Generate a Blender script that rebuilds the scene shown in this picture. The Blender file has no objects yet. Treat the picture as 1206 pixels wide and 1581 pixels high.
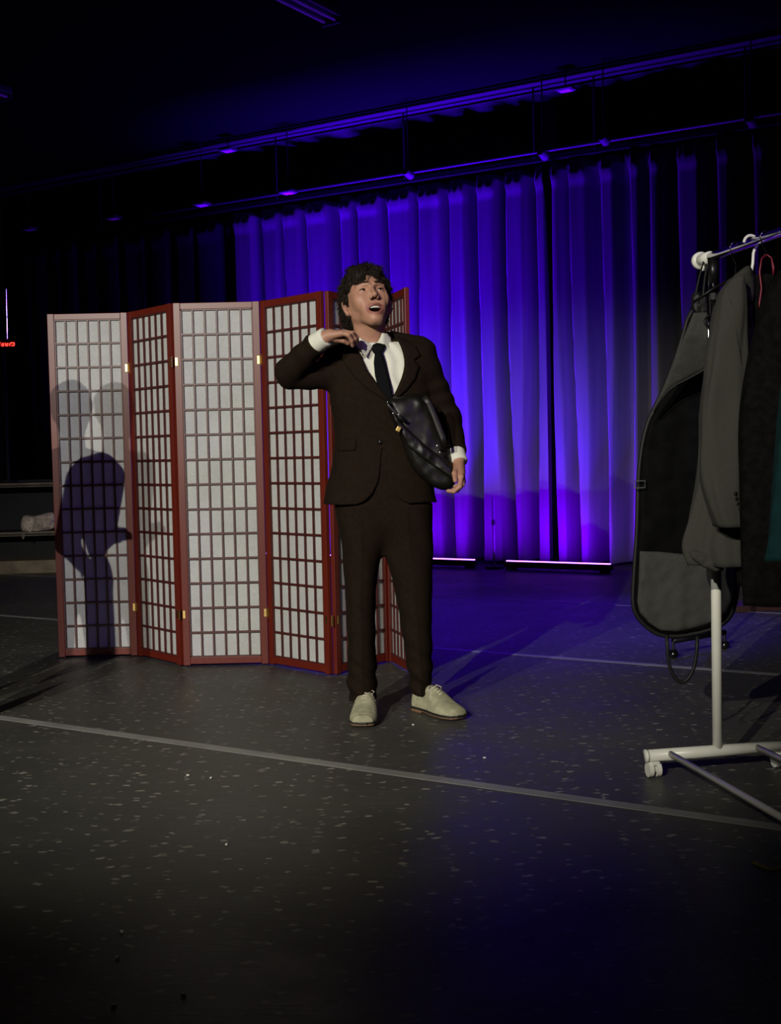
import bpy, bmesh, math, random
import numpy as np
from mathutils import Vector, Matrix, noise
from mathutils.geometry import delaunay_2d_cdt
random.seed(7); np.random.seed(7)
SC = bpy.context.scene
COL = SC.collection

# ------------------------------------------------------------------ camera
FPX = 1900.0                                  # focal length in pixels of the 1206x1581 frame
PITCH = math.atan(93.5/FPX); ROLL = math.radians(1.26); CAMH = 1.04
cp, sp, cr, sr = math.cos(PITCH), math.sin(PITCH), math.cos(ROLL), math.sin(ROLL)
_r0 = Vector((1, 0, 0)); _u0 = Vector((0, sp, cp)); _f0 = Vector((0, cp, -sp))
C_R = _r0*cr - _u0*sr
C_U = _r0*sr + _u0*cr
CAMP = Vector((0, 0, CAMH))
cam_d = bpy.data.cameras.new('camera'); cam = bpy.data.objects.new('camera', cam_d); COL.objects.link(cam)
m = Matrix.Identity(4)
for i in range(3):
    m[i][0] = C_R[i]; m[i][1] = C_U[i]; m[i][2] = -_f0[i]; m[i][3] = CAMP[i]
cam.matrix_world = m
cam_d.sensor_fit = 'HORIZONTAL'; cam_d.sensor_width = 36.0; cam_d.lens = 36.0*FPX/1206.0
cam_d.clip_start = 0.05; cam_d.clip_end = 100
SC.camera = cam

def ray(x, y):
    return _f0 + C_R*((x-603.0)/FPX) + C_U*((790.5-y)/FPX)
def W(x, y, Y):                                # point seen at pixel x,y lying at depth Y
    r = ray(x, y); return CAMP + r*(Y/r.y)
def WF(x, y, z=0.0):                           # point seen at x,y lying at height z
    r = ray(x, y); return CAMP + r*((z-CAMH)/r.z)

# ------------------------------------------------------------------ world, exposure, lights
w = bpy.data.worlds.new('dark_hall'); SC.world = w; w.use_nodes = True
w.node_tree.nodes['Background'].inputs[0].default_value = (0.25, 0.3, 0.5, 1)
w.node_tree.nodes['Background'].inputs[1].default_value = 0.0016
vs = SC.view_settings
vs.view_transform = 'Standard'; vs.look = 'None'; vs.gamma = 1.0; vs.exposure = 0.0; vs.use_curve_mapping = False

def spot(name, loc, target, power, color, size_deg, blend, radius, wide=1.0):
    d = bpy.data.lights.new(name, 'SPOT'); d.energy = power; d.color = color
    d.spot_size = math.radians(size_deg); d.spot_blend = blend; d.shadow_soft_size = radius
    o = bpy.data.objects.new(name, d); COL.objects.link(o); o.location = loc
    o.rotation_euler = (Vector(target)-Vector(loc)).to_track_quat('-Z', 'Y').to_euler(); o.scale = (wide, 1, 1)
    return o
# room directions: U runs along the back curtain (towards the right), N points at it
ANG = math.radians(32)
U = Vector((math.cos(ANG), -math.sin(ANG), 0)); N = Vector((math.sin(ANG), math.cos(ANG), 0))
ROOM_Z = math.atan2(U.y, U.x)
def onN(x, y, D):                              # point seen at x,y on the vertical plane N.p = D
    r = ray(x, y); return CAMP + r*((D - CAMP.dot(N))/r.dot(N))
def S_of(x, y, D): return onN(x, y, D).dot(U)
def UN(s, d, z=0.0): return U*s + N*d + Vector((0, 0, z))

# theatre front lights, behind the camera and to its left, under the ceiling
spot('front_spotlight', (-2.75, -3.7, 3.85), (0.0, 6.0, 0.60), 2100, (1.0, .94, .80), 26, .7, .03, 1.4)
spot('front_spotlight', (-4.0, -3.3, 3.85), (-1.0, 6.2, 0.58), 1700, (.97, .94, .86), 26, .7, .03, 1.75)
spot('violet_fill', (3.2, -1.6, 3.8), (-.4, 7.0, 1.2), 200, (.40, .20, 1.0), 32, .8, .25, 1.3)  # weak violet fill from the right, added to tint the shadows
# blue wash hung near the curtain, aimed down at the floor in front of it
spot('blue_wash_light', UN(-2.6, 8.6, 4.0), (0.95, 7.4, 0.0), 950, (.07, .005, 1.0), 44, 1.0, .08)

# ------------------------------------------------------------------ materials
def new_mat(name):
    m = bpy.data.materials.new(name); m.use_nodes = True
    nt = m.node_tree; b = nt.nodes['Principled BSDF']
    return m, nt, b
def sn(nt, t, **kw):
    n = nt.nodes.new(t)
    for k, v in kw.items():
        if k.startswith('_'): n.inputs[k[1:].replace('_', ' ')].default_value = v
        else: setattr(n, k, v)
    return n
def simple(name, col, rough=.6, metal=0.0, var=.12, scale=30, bump=0.0, bscale=200, sheen=0.0, spec=.5):
    m, nt, b = new_mat(name)
    tc = sn(nt, 'ShaderNodeTexCoord')
    nz = sn(nt, 'ShaderNodeTexNoise'); nz.inputs['Scale'].default_value = scale; nz.inputs['Detail'].default_value = 4
    nt.links.new(tc.outputs['Object'], nz.inputs['Vector'])
    rp = sn(nt, 'ShaderNodeValToRGB')
    rp.color_ramp.elements[0].color = (*[c*(1-var) for c in col], 1); rp.color_ramp.elements[1].color = (*[min(1, c*(1+var)) for c in col], 1)
    rp.color_ramp.elements[0].position = .35; rp.color_ramp.elements[1].position = .65
    nt.links.new(nz.outputs['Fac'], rp.inputs[0]); nt.links.new(rp.outputs[0], b.inputs['Base Color'])
    b.inputs['Roughness'].default_value = rough; b.inputs['Metallic'].default_value = metal
    b.inputs['Specular IOR Level'].default_value = spec
    if sheen: b.inputs['Sheen Weight'].default_value = sheen
    if bump:
        n2 = sn(nt, 'ShaderNodeTexNoise'); n2.inputs['Scale'].default_value = bscale; n2.inputs['Detail'].default_value = 3
        nt.links.new(tc.outputs['Object'], n2.inputs['Vector'])
        bp = sn(nt, 'ShaderNodeBump'); bp.inputs['Strength'].default_value = bump; bp.inputs['Distance'].default_value = .004
        nt.links.new(n2.outputs['Fac'], bp.inputs['Height']); nt.links.new(bp.outputs[0], b.inputs['Normal'])
    return m
def emis(name, col, st):
    m, nt, b = new_mat(name); b.inputs['Base Color'].default_value = (0, 0, 0, 1)
    b.inputs['Emission Color'].default_value = (*col, 1); b.inputs['Emission Strength'].default_value = st
    return m
M = {}
M['black'] = simple('black_paint', (.006, .006, .007), .7)
M['blackmetal'] = simple('black_metal', (.012, .012, .013), .35, .6)
M['wallblack'] = simple('black_wall', (.004, .004, .005), .9, spec=.1)
M['ceil_uplit'] = simple('ceiling_uplight_tint', (.028, .028, .032), .9, spec=.1)  # ceiling colour made paler to stand in for the uplight
M['ceil'] = simple('dark_ceiling', (.0028, .0028, .004), .95, spec=.02)
M['white'] = simple('white_enamel', (.62, .62, .56), .35, var=.03)
M['chrome'] = simple('chrome', (.6, .6, .6), .12, 1.0, var=.02)
M['brass'] = simple('brass', (.75, .52, .18), .3, 1.0)
M['tan'] = simple('tan_wood', (.20, .15, .09), .6, var=.3, scale=8)
M['cloth'] = simple('cream_cloth', (.62, .52, .42), .9, var=.2, scale=14, bump=.6, bscale=40)
M['tape'] = simple('grey_floor_tape', (.20, .20, .185), .5, var=.15, scale=6)
M['fixt'] = simple('grey_fixture', (.06, .06, .07), .5)
M['redled'] = emis('red_led', (1.0, .03, .02), 4.0)
M['purpleled'] = emis('violet_led', (.45, .12, 1.0), 6.0)

def wood_mat():
    m, nt, b = new_mat('rosewood')
    tc = sn(nt, 'ShaderNodeTexCoord'); mp = sn(nt, 'ShaderNodeMapping'); mp.inputs['Scale'].default_value = (30, 30, 1.5)
    nz = sn(nt, 'ShaderNodeTexNoise'); nz.inputs['Scale'].default_value = 3; nz.inputs['Detail'].default_value = 5
    rp = sn(nt, 'ShaderNodeValToRGB')
    rp.color_ramp.elements[0].color = (.075, .007, .004, 1); rp.color_ramp.elements[1].color = (.15, .018, .008, 1)
    nt.links.new(tc.outputs['Object'], mp.inputs[0]); nt.links.new(mp.outputs[0], nz.inputs['Vector'])
    nt.links.new(nz.outputs['Fac'], rp.inputs[0]); nt.links.new(rp.outputs[0], b.inputs['Base Color'])
    b.inputs['Roughness'].default_value = .38; b.inputs['Specular IOR Level'].default_value = .4
    return m
M['wood'] = wood_mat()
M['lattice'] = simple('rosewood_lattice', (.06, .010, .008), .45, var=.2)
def paper_mat():
    m, nt, b = new_mat('fibre_paper')
    tc = sn(nt, 'ShaderNodeTexCoord')
    n1 = sn(nt, 'ShaderNodeTexNoise'); n1.inputs['Scale'].default_value = 90; n1.inputs['Detail'].default_value = 6; n1.inputs['Distortion'].default_value = 2.5
    n2 = sn(nt, 'ShaderNodeTexNoise'); n2.inputs['Scale'].default_value = 7; n2.inputs['Detail'].default_value = 3
    mx = sn(nt, 'ShaderNodeMath', operation='ADD'); mu = sn(nt, 'ShaderNodeMath', operation='MULTIPLY'); mu.inputs[1].default_value = .35
    nt.links.new(tc.outputs['Object'], n1.inputs['Vector']); nt.links.new(tc.outputs['Object'], n2.inputs['Vector'])
    nt.links.new(n2.outputs['Fac'], mu.inputs[0]); nt.links.new(n1.outputs['Fac'], mx.inputs[0]); nt.links.new(mu.outputs[0], mx.inputs[1])
    rp = sn(nt, 'ShaderNodeValToRGB'); rp.color_ramp.elements[0].position = .5; rp.color_ramp.elements[1].position = .85
    rp.color_ramp.elements[0].color = (.44, .45, .44, 1); rp.color_ramp.elements[1].color = (.60, .61, .60, 1)
    nt.links.new(mx.outputs[0], rp.inputs[0]); nt.links.new(rp.outputs[0], b.inputs['Base Color'])
    b.inputs['Roughness'].default_value = .9
    tr = sn(nt, 'ShaderNodeBsdfTranslucent'); tr.inputs[0].default_value = (.7, .7, .7, 1)
    ms = sn(nt, 'ShaderNodeMixShader'); ms.inputs[0].default_value = .18
    out = nt.nodes['Material Output']
    nt.links.new(b.outputs[0], ms.inputs[1]); nt.links.new(tr.outputs[0], ms.inputs[2]); nt.links.new(ms.outputs[0], out.inputs[0])
    return m
M['paper'] = paper_mat()
def floor_mat():
    m, nt, b = new_mat('scuffed_vinyl_floor')
    L = nt.links.new
    tc = sn(nt, 'ShaderNodeTexCoord')
    big = sn(nt, 'ShaderNodeTexNoise'); big.inputs['Scale'].default_value = 1.3; big.inputs['Detail'].default_value = 6; big.inputs['Roughness'].default_value = .65
    L(tc.outputs['Object'], big.inputs['Vector'])
    rb = sn(nt, 'ShaderNodeValToRGB'); rb.color_ramp.elements[0].position = .3; rb.color_ramp.elements[1].position = .7
    rb.color_ramp.elements[0].color = (.040, .040, .038, 1); rb.color_ramp.elements[1].color = (.068, .066, .052, 1)
    L(big.outputs['Fac'], rb.inputs[0])
    # chips: small irregular pale flecks
    dst = sn(nt, 'ShaderNodeTexNoise'); dst.inputs['Scale'].default_value = 45; dst.inputs['Detail'].default_value = 2
    L(tc.outputs['Object'], dst.inputs['Vector'])
    add = sn(nt, 'ShaderNodeVectorMath', operation='MULTIPLY_ADD'); add.inputs[1].default_value = (.03, .03, 0)
    L(dst.outputs['Color'], add.inputs[0]); L(tc.outputs['Object'], add.inputs[2])
    fl = None
    for sc, th, rnd in ((10, .14, .62), (17, .16, .62), (6, .08, .7)):
        mp = sn(nt, 'ShaderNodeMapping'); mp.inputs['Rotation'].default_value = (0, 0, sc*.37); mp.inputs['Scale'].default_value = (1, 1.7, 1)
        L(add.outputs[0], mp.inputs[0])
        v = sn(nt, 'ShaderNodeTexVoronoi', voronoi_dimensions='2D'); v.inputs['Scale'].default_value = sc
        L(mp.outputs[0], v.inputs['Vector'])
        c = sn(nt, 'ShaderNodeMapRange'); c.inputs[1].default_value = th; c.inputs[2].default_value = th*.75; c.inputs[3].default_value = 0; c.inputs[4].default_value = 1
        L(v.outputs['Distance'], c.inputs[0])
        sep = sn(nt, 'ShaderNodeSeparateColor'); L(v.outputs['Color'], sep.inputs[0])
        g = sn(nt, 'ShaderNodeMapRange'); g.inputs[1].default_value = rnd; g.inputs[2].default_value = 1.0; L(sep.outputs[0], g.inputs[0])
        mu = sn(nt, 'ShaderNodeMath', operation='MULTIPLY'); L(c.outputs[0], mu.inputs[0]); L(g.outputs[0], mu.inputs[1])
        if fl is None: fl = mu
        else:
            mx = sn(nt, 'ShaderNodeMath', operation='MAXIMUM'); L(fl.outputs[0], mx.inputs[0]); L(mu.outputs[0], mx.inputs[1]); fl = mx
    # scuffs: thin pale streaks
    mp = sn(nt, 'ShaderNodeMapping'); mp.inputs['Rotation'].default_value = (0, 0, .5); mp.inputs['Scale'].default_value = (1.2, 9, 1)
    L(tc.outputs['Object'], mp.inputs[0])
    sc_ = sn(nt, 'ShaderNodeTexNoise'); sc_.inputs['Scale'].default_value = 3.0; sc_.inputs['Detail'].default_value = 8; sc_.inputs['Distortion'].default_value = 1.6; sc_.inputs['Roughness'].default_value = .7
    L(mp.outputs[0], sc_.inputs['Vector'])
    rs = sn(nt, 'ShaderNodeMapRange'); rs.inputs[1].default_value = .58; rs.inputs[2].default_value = .78; rs.inputs[4].default_value = .32
    L(sc_.outputs['Fac'], rs.inputs[0])
    m1 = sn(nt, 'ShaderNodeMixRGB'); m1.inputs[2].default_value = (.17, .17, .15, 1); L(rs.outputs[0], m1.inputs[0]); L(rb.outputs[0], m1.inputs[1])
    fm = sn(nt, 'ShaderNodeMath', operation='MULTIPLY'); fm.inputs[1].default_value = .8; L(fl.outputs[0], fm.inputs[0])
    m2 = sn(nt, 'ShaderNodeMixRGB'); m2.inputs[2].default_value = (.30, .29, .24, 1); L(fm.outputs[0], m2.inputs[0]); L(m1.outputs[0], m2.inputs[1])
    L(m2.outputs[0], b.inputs['Base Color']); b.inputs['Specular IOR Level'].default_value = .2
    rr = sn(nt, 'ShaderNodeMapRange'); rr.inputs[1].default_value = .3; rr.inputs[2].default_value = .7; rr.inputs[3].default_value = .36; rr.inputs[4].default_value = .55
    L(big.outputs['Fac'], rr.inputs[0]); L(rr.outputs[0], b.inputs['Roughness'])
    bp = sn(nt, 'ShaderNodeBump'); bp.inputs['Strength'].default_value = .25; bp.inputs['Distance'].default_value = .004
    L(sc_.outputs['Fac'], bp.inputs['Height']); L(bp.outputs[0], b.inputs['Normal'])
    return m
M['floor'] = floor_mat()

# ------------------------------------------------------------------ object helpers
def tag(o, label=None, cat=None, group=None, kind=None):
    if label: o['label'] = label
    if cat: o['category'] = cat
    if group: o['group'] = group
    if kind: o['kind'] = kind
    return o
def empty(name, loc, label, cat, group=None, rz=0):
    o = bpy.data.objects.new(name, None); COL.objects.link(o); o.location = loc; o.rotation_euler = (0, 0, rz)
    o.empty_display_size = .05
    bpy.context.view_layer.update()
    return tag(o, label, cat, group)
def mesh_obj(name, verts, faces, mat, parent=None, smooth=False, mats=None, midx=None):
    me = bpy.data.meshes.new(name)
    if isinstance(verts, np.ndarray):
        me.vertices.add(len(verts)); me.vertices.foreach_set('co', verts.astype(np.float32).ravel())
        fa = np.asarray(faces, dtype=np.int32); k = fa.shape[1]
        me.loops.add(fa.size); me.loops.foreach_set('vertex_index', fa.ravel())
        me.polygons.add(len(fa)); me.polygons.foreach_set('loop_start', np.arange(0, fa.size, k, dtype=np.int32))
        me.polygons.foreach_set('loop_total', np.full(len(fa), k, dtype=np.int32))
        me.update(calc_edges=True); me.validate()
    else:
        me.from_pydata([tuple(v) for v in verts], [], faces); me.update()
    for mm in (mats or [mat]): me.materials.append(mm)
    if midx is not None: me.polygons.foreach_set('material_index', np.asarray(midx, dtype=np.int32))
    if smooth: me.polygons.foreach_set('use_smooth', [True]*len(me.polygons))
    o = bpy.data.objects.new(name, me); COL.objects.link(o)
    if parent is not None:
        o.parent = parent; o.matrix_parent_inverse = parent.matrix_world.inverted()
    return o
class MB:
    """collects verts and faces of ONE mesh object, given in world space"""
    def __init__(s): s.v = []; s.f = []
    def box(s, c, size, R=None, bev=0.0):
        c = Vector(c); hx, hy, hz = [q/2 for q in size]; n0 = len(s.v)
        bm = bmesh.new(); bmesh.ops.create_cube(bm, size=1.0)
        for v in bm.verts: v.co = Vector((v.co.x*size[0], v.co.y*size[1], v.co.z*size[2]))
        if bev > 0: bmesh.ops.bevel(bm, geom=bm.edges[:], offset=bev, segments=2, affect='EDGES', profile=.5)
        bm.verts.index_update()
        for v in bm.verts:
            s.v.append((R @ v.co if R is not None else v.co) + c)
        for f in bm.faces: s.f.append([n0+v.index for v in f.verts])
        bm.free(); return s
    def tube(s, pts, r, n=12, cap=True, flat=None):
        pts = [Vector(p) for p in pts]; k = len(pts); rs = r if isinstance(r, (list, tuple)) else [r]*k
        n0 = len(s.v); prev = None
        for i, p in enumerate(pts):
            t = (pts[min(i+1, k-1)]-pts[max(i-1, 0)]).normalized()
            if prev is None:
                a = t.orthogonal().normalized() if flat is None else (Vector(flat) - t*t.dot(Vector(flat))).normalized()
            else:
                a = (prev - t*prev.dot(t)).normalized()
            prev = a; b = t.cross(a)
            for j in range(n):
                an = 2*math.pi*j/n
                rr = rs[i]; ra, rb = rr if isinstance(rr, (tuple, list)) else (rr, rr)
                s.v.append(p + a*(math.cos(an)*ra) + b*(math.sin(an)*rb))
        for i in range(k-1):
            for j in range(n):
                a0 = n0+i*n+j; a1 = n0+i*n+(j+1) % n
                s.f.append([a0, a1, a1+n, a0+n])
        if cap:
            s.f.append([n0+j for j in range(n)][::-1]); s.f.append([n0+(k-1)*n+j for j in range(n)])
        return s
    def build(s, name, mat, parent=None, smooth=False):
        return mesh_obj(name, s.v, s.f, mat, parent, smooth)
def arc(c, a, b, r, t0, t1, n=16):
    return [Vector(c)+Vector(a)*(r*math.cos(t0+(t1-t0)*i/n))+Vector(b)*(r*math.sin(t0+(t1-t0)*i/n)) for i in range(n+1)]
Z = Vector((0, 0, 1))
def Rfrom(x, y, z=Z):
    return Matrix((x, y, z)).transposed()
# ------------------------------------------------------------------ shape helpers: lofts, pillows, implicit surfaces
def smooth_interp(xq, xs, ys):
    xs = np.asarray(xs, float); ys = np.asarray(ys, float)
    m = np.gradient(ys, xs); d = np.diff(ys)/np.diff(xs)
    # monotone-limited tangents
    for i in range(len(d)):
        if d[i] == 0: m[i] = m[i+1] = 0
    xq = np.clip(xq, xs.min(), xs.max())
    k = np.clip(np.searchsorted(xs, xq)-1, 0, len(xs)-2)
    h = xs[k+1]-xs[k]; t = (xq-xs[k])/h
    return ((2*t**3-3*t**2+1)*ys[k]+(t**3-2*t**2+t)*h*m[k]+(-2*t**3+3*t**2)*ys[k+1]+(t**3-t**2)*h*m[k+1])
def loft_px(name, secs, Y, b, mat, parent, n=64, rings=60, p=2.4, fold=None, hollow=True, rot=0.0):
    """secs: (pixel y, left x, right x[, depth offset[, half depth]]) top to bottom, Y depth of the middle"""
    ys = [s[0] for s in secs]
    g = lambda i, dflt: [s[i] if len(s) > i else dflt for s in secs]
    yy = np.linspace(ys[0], ys[-1], rings)
    L = smooth_interp(yy, ys, g(1, 0)); R_ = smooth_interp(yy, ys, g(2, 0)); DO = smooth_interp(yy, ys, g(3, 0.0)); B = smooth_interp(yy, ys, g(4, b))
    V = []; F = []
    def ring(k, sc=1.0, dz=0.0):
        Yc = Y+DO[k]; c = W((L[k]+R_[k])/2, yy[k], Yc); a = (R_[k]-L[k])/2*Yc/FPX
        for j in range(n):
            t = 2*math.pi*j/n; ct, st = math.cos(t), math.sin(t)
            x = a*abs(ct)**(2/p)*(1 if ct > 0 else -1); y = B[k]*abs(st)**(2/p)*(1 if st > 0 else -1)
            q = 1.0
            if fold: q += fold(t, k/(rings-1))
            V.append((c.x+x*sc*q, c.y+y*sc*q-rot*x*sc, c.z+dz))
    ring(0, .3, .004)
    for k in range(rings): ring(k)
    if hollow:
        ring(rings-1, .93, 0); ring(rings-1, .90, .05)
    nr = len(V)//n
    for i in range(nr-1):
        for j in range(n):
            a0 = i*n+j; a1 = i*n+(j+1) % n; F.append([a0, a0+n, a1+n, a1])
    F.append([j for j in range(n)]); F.append([(nr-1)*n+j for j in range(n)][::-1])
    return mesh_obj(name, V, F, mat, parent, smooth=True)

def poly_dist(P, poly):
    P = np.asarray(P, float); A = np.asarray(poly, float); B = np.roll(A, -1, 0)
    d = np.full(len(P), 1e9)
    for a, b in zip(A, B):
        ab = b-a; t = np.clip(((P-a)@ab)/max(ab@ab, 1e-9), 0, 1)
        d = np.minimum(d, np.hypot(*(P-a-t[:, None]*ab).T))
    return d
def poly_in(P, poly):
    P = np.asarray(P, float); A = np.asarray(poly, float); B = np.roll(A, -1, 0); c = np.zeros(len(P), bool)
    for a, b in zip(A, B):
        cond = (a[1] > P[:, 1]) != (b[1] > P[:, 1])
        with np.errstate(divide='ignore', invalid='ignore'):
            xi = (b[0]-a[0])*(P[:, 1]-a[1])/(b[1]-a[1])+a[0]
        c ^= cond & (P[:, 0] < xi)
    return c
def smooth_poly(poly, it=2, closed=True):
    p = [np.array(q, float) for q in poly]
    for _ in range(it):
        q = []
        n = len(p)
        for i in range(n):
            a, b = p[i], p[(i+1) % n]; q += [a*.75+b*.25, a*.25+b*.75]
        p = q
    return p
def resample(poly, step):
    out = []; n = len(poly)
    for i in range(n):
        a = np.array(poly[i], float); b = np.array(poly[(i+1) % n], float); k = max(1, int(round(np.linalg.norm(b-a)/step)))
        for j in range(k): out.append(a+(b-a)*j/k)
    return out
def pillow(name, poly, Yf, thick, mat, parent=None, step=3.0, edge=6.0, wr=0.0, wsc=.05, corner=True, back=None, seed=0, it=2):
    """closed soft slab: outline poly in pixels, front surface at depth Yf(x,y), thickness thick, rounded over 'edge' pixels"""
    if not corner: poly = smooth_poly(poly, it)
    poly = resample(poly, step); A = np.array(poly)
    x0, y0 = A.min(0); x1, y1 = A.max(0)
    gx, gy = np.meshgrid(np.arange(x0, x1, step), np.arange(y0, y1, step)); G = np.stack([gx.ravel(), gy.ravel()], 1)
    G = G+np.random.RandomState(1).uniform(-.1, .1, G.shape)*step
    G = G[poly_in(G, A) & (poly_dist(G, A) > step*.55)]
    P = np.vstack([A, G]); nb = len(A)
    r = delaunay_2d_cdt([Vector(p) for p in P], [], [list(range(nb))], 1, 1e-5)
    V2 = np.array([tuple(v) for v in r[0]]); F = [list(f) for f in r[2]]
    d = poly_dist(V2, A)
    prof = np.sqrt(np.clip(1-(1-np.clip(d/edge, 0, 1))**2, 0, 1))
    V = []; half = thick/2
    for (x, y), pf in zip(V2, prof):
        yc = Yf(x, y)
        wv = wr*noise.noise(Vector((x*wsc, y*wsc*.7, seed)))+wr*.5*noise.noise(Vector((x*wsc*2.3+5, y*wsc*2.1, seed)))
        V.append(W(x, y, yc+half-half*pf-wv*pf))
    nv = len(V2)
    for (x, y), pf in zip(V2, prof):
        yc = Yf(x, y); V.append(W(x, y, yc+half+half*pf+.0004))
    FF = []
    for f in F:
        # orient towards the camera
        a, b, c = [V2[i] for i in f[:3]]
        area = (b[0]-a[0])*(c[1]-a[1])-(b[1]-a[1])*(c[0]-a[0])
        if area < 0: f = f[::-1]
        FF.append(f[::-1]); FF.append([i+nv for i in f])
    # side wall along the boundary edges
    cnt = {}
    for f in FF[::2]:
        for i in range(len(f)):
            e = (f[i], f[(i+1) % len(f)]); cnt[e] = 1
    for (i, j) in list(cnt):
        if (j, i) not in cnt: FF.append([j, i, i+nv, j+nv])
    return mesh_obj(name, V, FF, mat, parent, smooth=True)

# implicit surfaces on a rectilinear grid, meshed with surface nets
def axis(segs):
    """segs: (start, stop, step) pieces in order"""
    out = []
    for a, b, s in segs:
        n = max(1, int(round((b-a)/s))); out += list(np.linspace(a, b, n, endpoint=False))
    out.append(segs[-1][1]); return np.array(out, np.float32)
def surface_nets(xs, ys, zs, fn, pad=1.6):
    nx, ny, nz = len(xs), len(ys), len(zs); B = 4
    ci = [np.minimum(np.arange(0, n+B, B)[:(n+B-1)//B]+B//2, n-1) for n in (nx, ny, nz)]
    X, Y, Zc = np.meshgrid(xs[ci[0]], ys[ci[1]], zs[ci[2]], indexing='ij')
    Pc = np.stack([X.ravel(), Y.ravel(), Zc.ravel()], 1).astype(np.float32)
    fc = fn(Pc).reshape(X.shape)
    def span(a):
        s = np.array([a[min(i*B+B, len(a)-1)]-a[i*B] for i in range((len(a)+B-1)//B)]); return s
    sx, sy, sz = span(xs), span(ys), span(zs)
    diag = np.sqrt(sx[:, None, None]**2+sy[None, :, None]**2+sz[None, None, :]**2)
    near = np.abs(fc) < diag*pad*.6+.004
    up = lambda a: np.repeat(np.repeat(np.repeat(a, B, 0), B, 1), B, 2)[:nx, :ny, :nz]
    F = up(np.where(fc < 0, -1.0, 1.0).astype(np.float32)).copy(); mk = up(near)
    I = np.nonzero(mk)
    P = np.stack([xs[I[0]], ys[I[1]], zs[I[2]]], 1).astype(np.float32)
    F[I] = fn(P)
    ins = F < 0
    c = np.zeros((nx-1, ny-1, nz-1), np.int8)
    for dx in (0, 1):
        for dy in (0, 1):
            for dz in (0, 1): c += ins[dx:nx-1+dx, dy:ny-1+dy, dz:nz-1+dz]
    act = (c > 0) & (c < 8)
    a = np.nonzero(act); n = len(a[0]); idx = np.full(c.shape, -1, np.int32); idx[a] = np.arange(n)
    acc = np.zeros((n, 3)); cnt = np.zeros(n)
    ax = (xs, ys, zs)
    corners = [(i, j, k) for i in (0, 1) for j in (0, 1) for k in (0, 1)]
    for p in corners:
        for d in range(3):
            if p[d]: continue
            q = list(p); q[d] = 1
            f0 = F[a[0]+p[0], a[1]+p[1], a[2]+p[2]]; f1 = F[a[0]+q[0], a[1]+q[1], a[2]+q[2]]
            s = (f0 < 0) != (f1 < 0)
            t = np.where(s, f0/np.where(s, f0-f1, 1), 0)
            for e in range(3):
                v0 = ax[e][a[e]+p[e]]; v1 = ax[e][a[e]+q[e]]
                acc[:, e] += np.where(s, v0+(v1-v0)*t, 0)
            cnt += s
    V = acc/cnt[:, None]
    faces = []
    for d in range(3):
        s0 = [slice(None)]*3; s1 = [slice(None)]*3; s0[d] = slice(0, -1); s1[d] = slice(1, None)
        A = ins[tuple(s0)]; Bm = ins[tuple(s1)]
        e1, e2 = [(1, 2), (2, 0), (0, 1)][d]
        cr_ = A != Bm
        w_ = np.nonzero(cr_); w_ = [q.copy() for q in w_]
        ok = (w_[e1] > 0) & (w_[e2] > 0) & (w_[e1] < idx.shape[e1]) & (w_[e2] < idx.shape[e2])
        w_ = [q[ok] for q in w_]; flip = A[tuple(w_)]
        def g(o1, o2):
            q = [k.copy() for k in w_]; q[e1] -= o1; q[e2] -= o2; return idx[tuple(q)]
        quad = np.stack([g(1, 1), g(0, 1), g(0, 0), g(1, 0)], 1)
        quad[~flip] = quad[~flip][:, ::-1]
        faces.append(quad)
    Fq = np.vstack(faces); Fq = Fq[(Fq >= 0).all(1)]
    return V, Fq

def sm_union(a, b, k):
    h = np.clip(.5+.5*(b-a)/k, 0, 1); return b+(a-b)*h-k*h*(1-h)
def sm_sub(a, b, k):                                           # a minus b
    h = np.clip(.5-.5*(a+b)/k, 0, 1); return a+(-b-a)*h+k*h*(1-h)
def f_cone(P, a, b, ra, rb):                                   # round cone (tapered capsule)
    a = np.asarray(a, np.float32); b = np.asarray(b, np.float32); ba = b-a
    pa = P-a; h = np.clip(pa@ba/(ba@ba), 0, 1)
    return np.sqrt(((pa-h[:, None]*ba)**2).sum(1))-(ra+(rb-ra)*h)
def f_ell(P, c, r, R=None):
    q = P-np.asarray(c, np.float32)
    if R is not None: q = q@np.asarray(R, np.float32)
    r = np.asarray(r, np.float32); k0 = np.sqrt(((q/r)**2).sum(1)); k1 = np.sqrt(((q/(r*r))**2).sum(1))
    return k0*(k0-1)/np.maximum(k1, 1e-6)
def f_loft(P, zs, cx, cy, a, b, p=2.3, cap=.0):
    """vertical loft: superellipse sections, values given against height zs (ascending)"""
    z = P[:, 2]; zs = np.asarray(zs, float)
    CX = smooth_interp(z, zs, cx); CY = smooth_interp(z, zs, cy); A = smooth_interp(z, zs, a); Bq = smooth_interp(z, zs, b)
    u = np.abs((P[:, 0]-CX)/A); v = np.abs((P[:, 1]-CY)/Bq)
    r = (u**p+v**p)**(1/p)
    d = (r-1)*np.minimum(A, Bq)*np.clip(.9+.0*r, 0, 1)
    dz = np.maximum(zs[0]-z, z-zs[-1])
    return np.maximum(d, dz).astype(np.float32)
def boxmask(P, lo, hi):
    return ((P > np.asarray(lo, np.float32)) & (P < np.asarray(hi, np.float32))).all(1)
def vnoise(P, sc, seed=0.0):
    """cheap smooth pseudo-noise from sines"""
    x, y, z = (P[:, 0]*sc+seed, P[:, 1]*sc+seed*1.7, P[:, 2]*sc-seed)
    return (np.sin(x+1.7*np.sin(y*.8+z*.3))*np.sin(1.3*y+1.1*np.sin(z))+np.sin(1.1*z+1.9*np.sin(x*.7)))*.5
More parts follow.
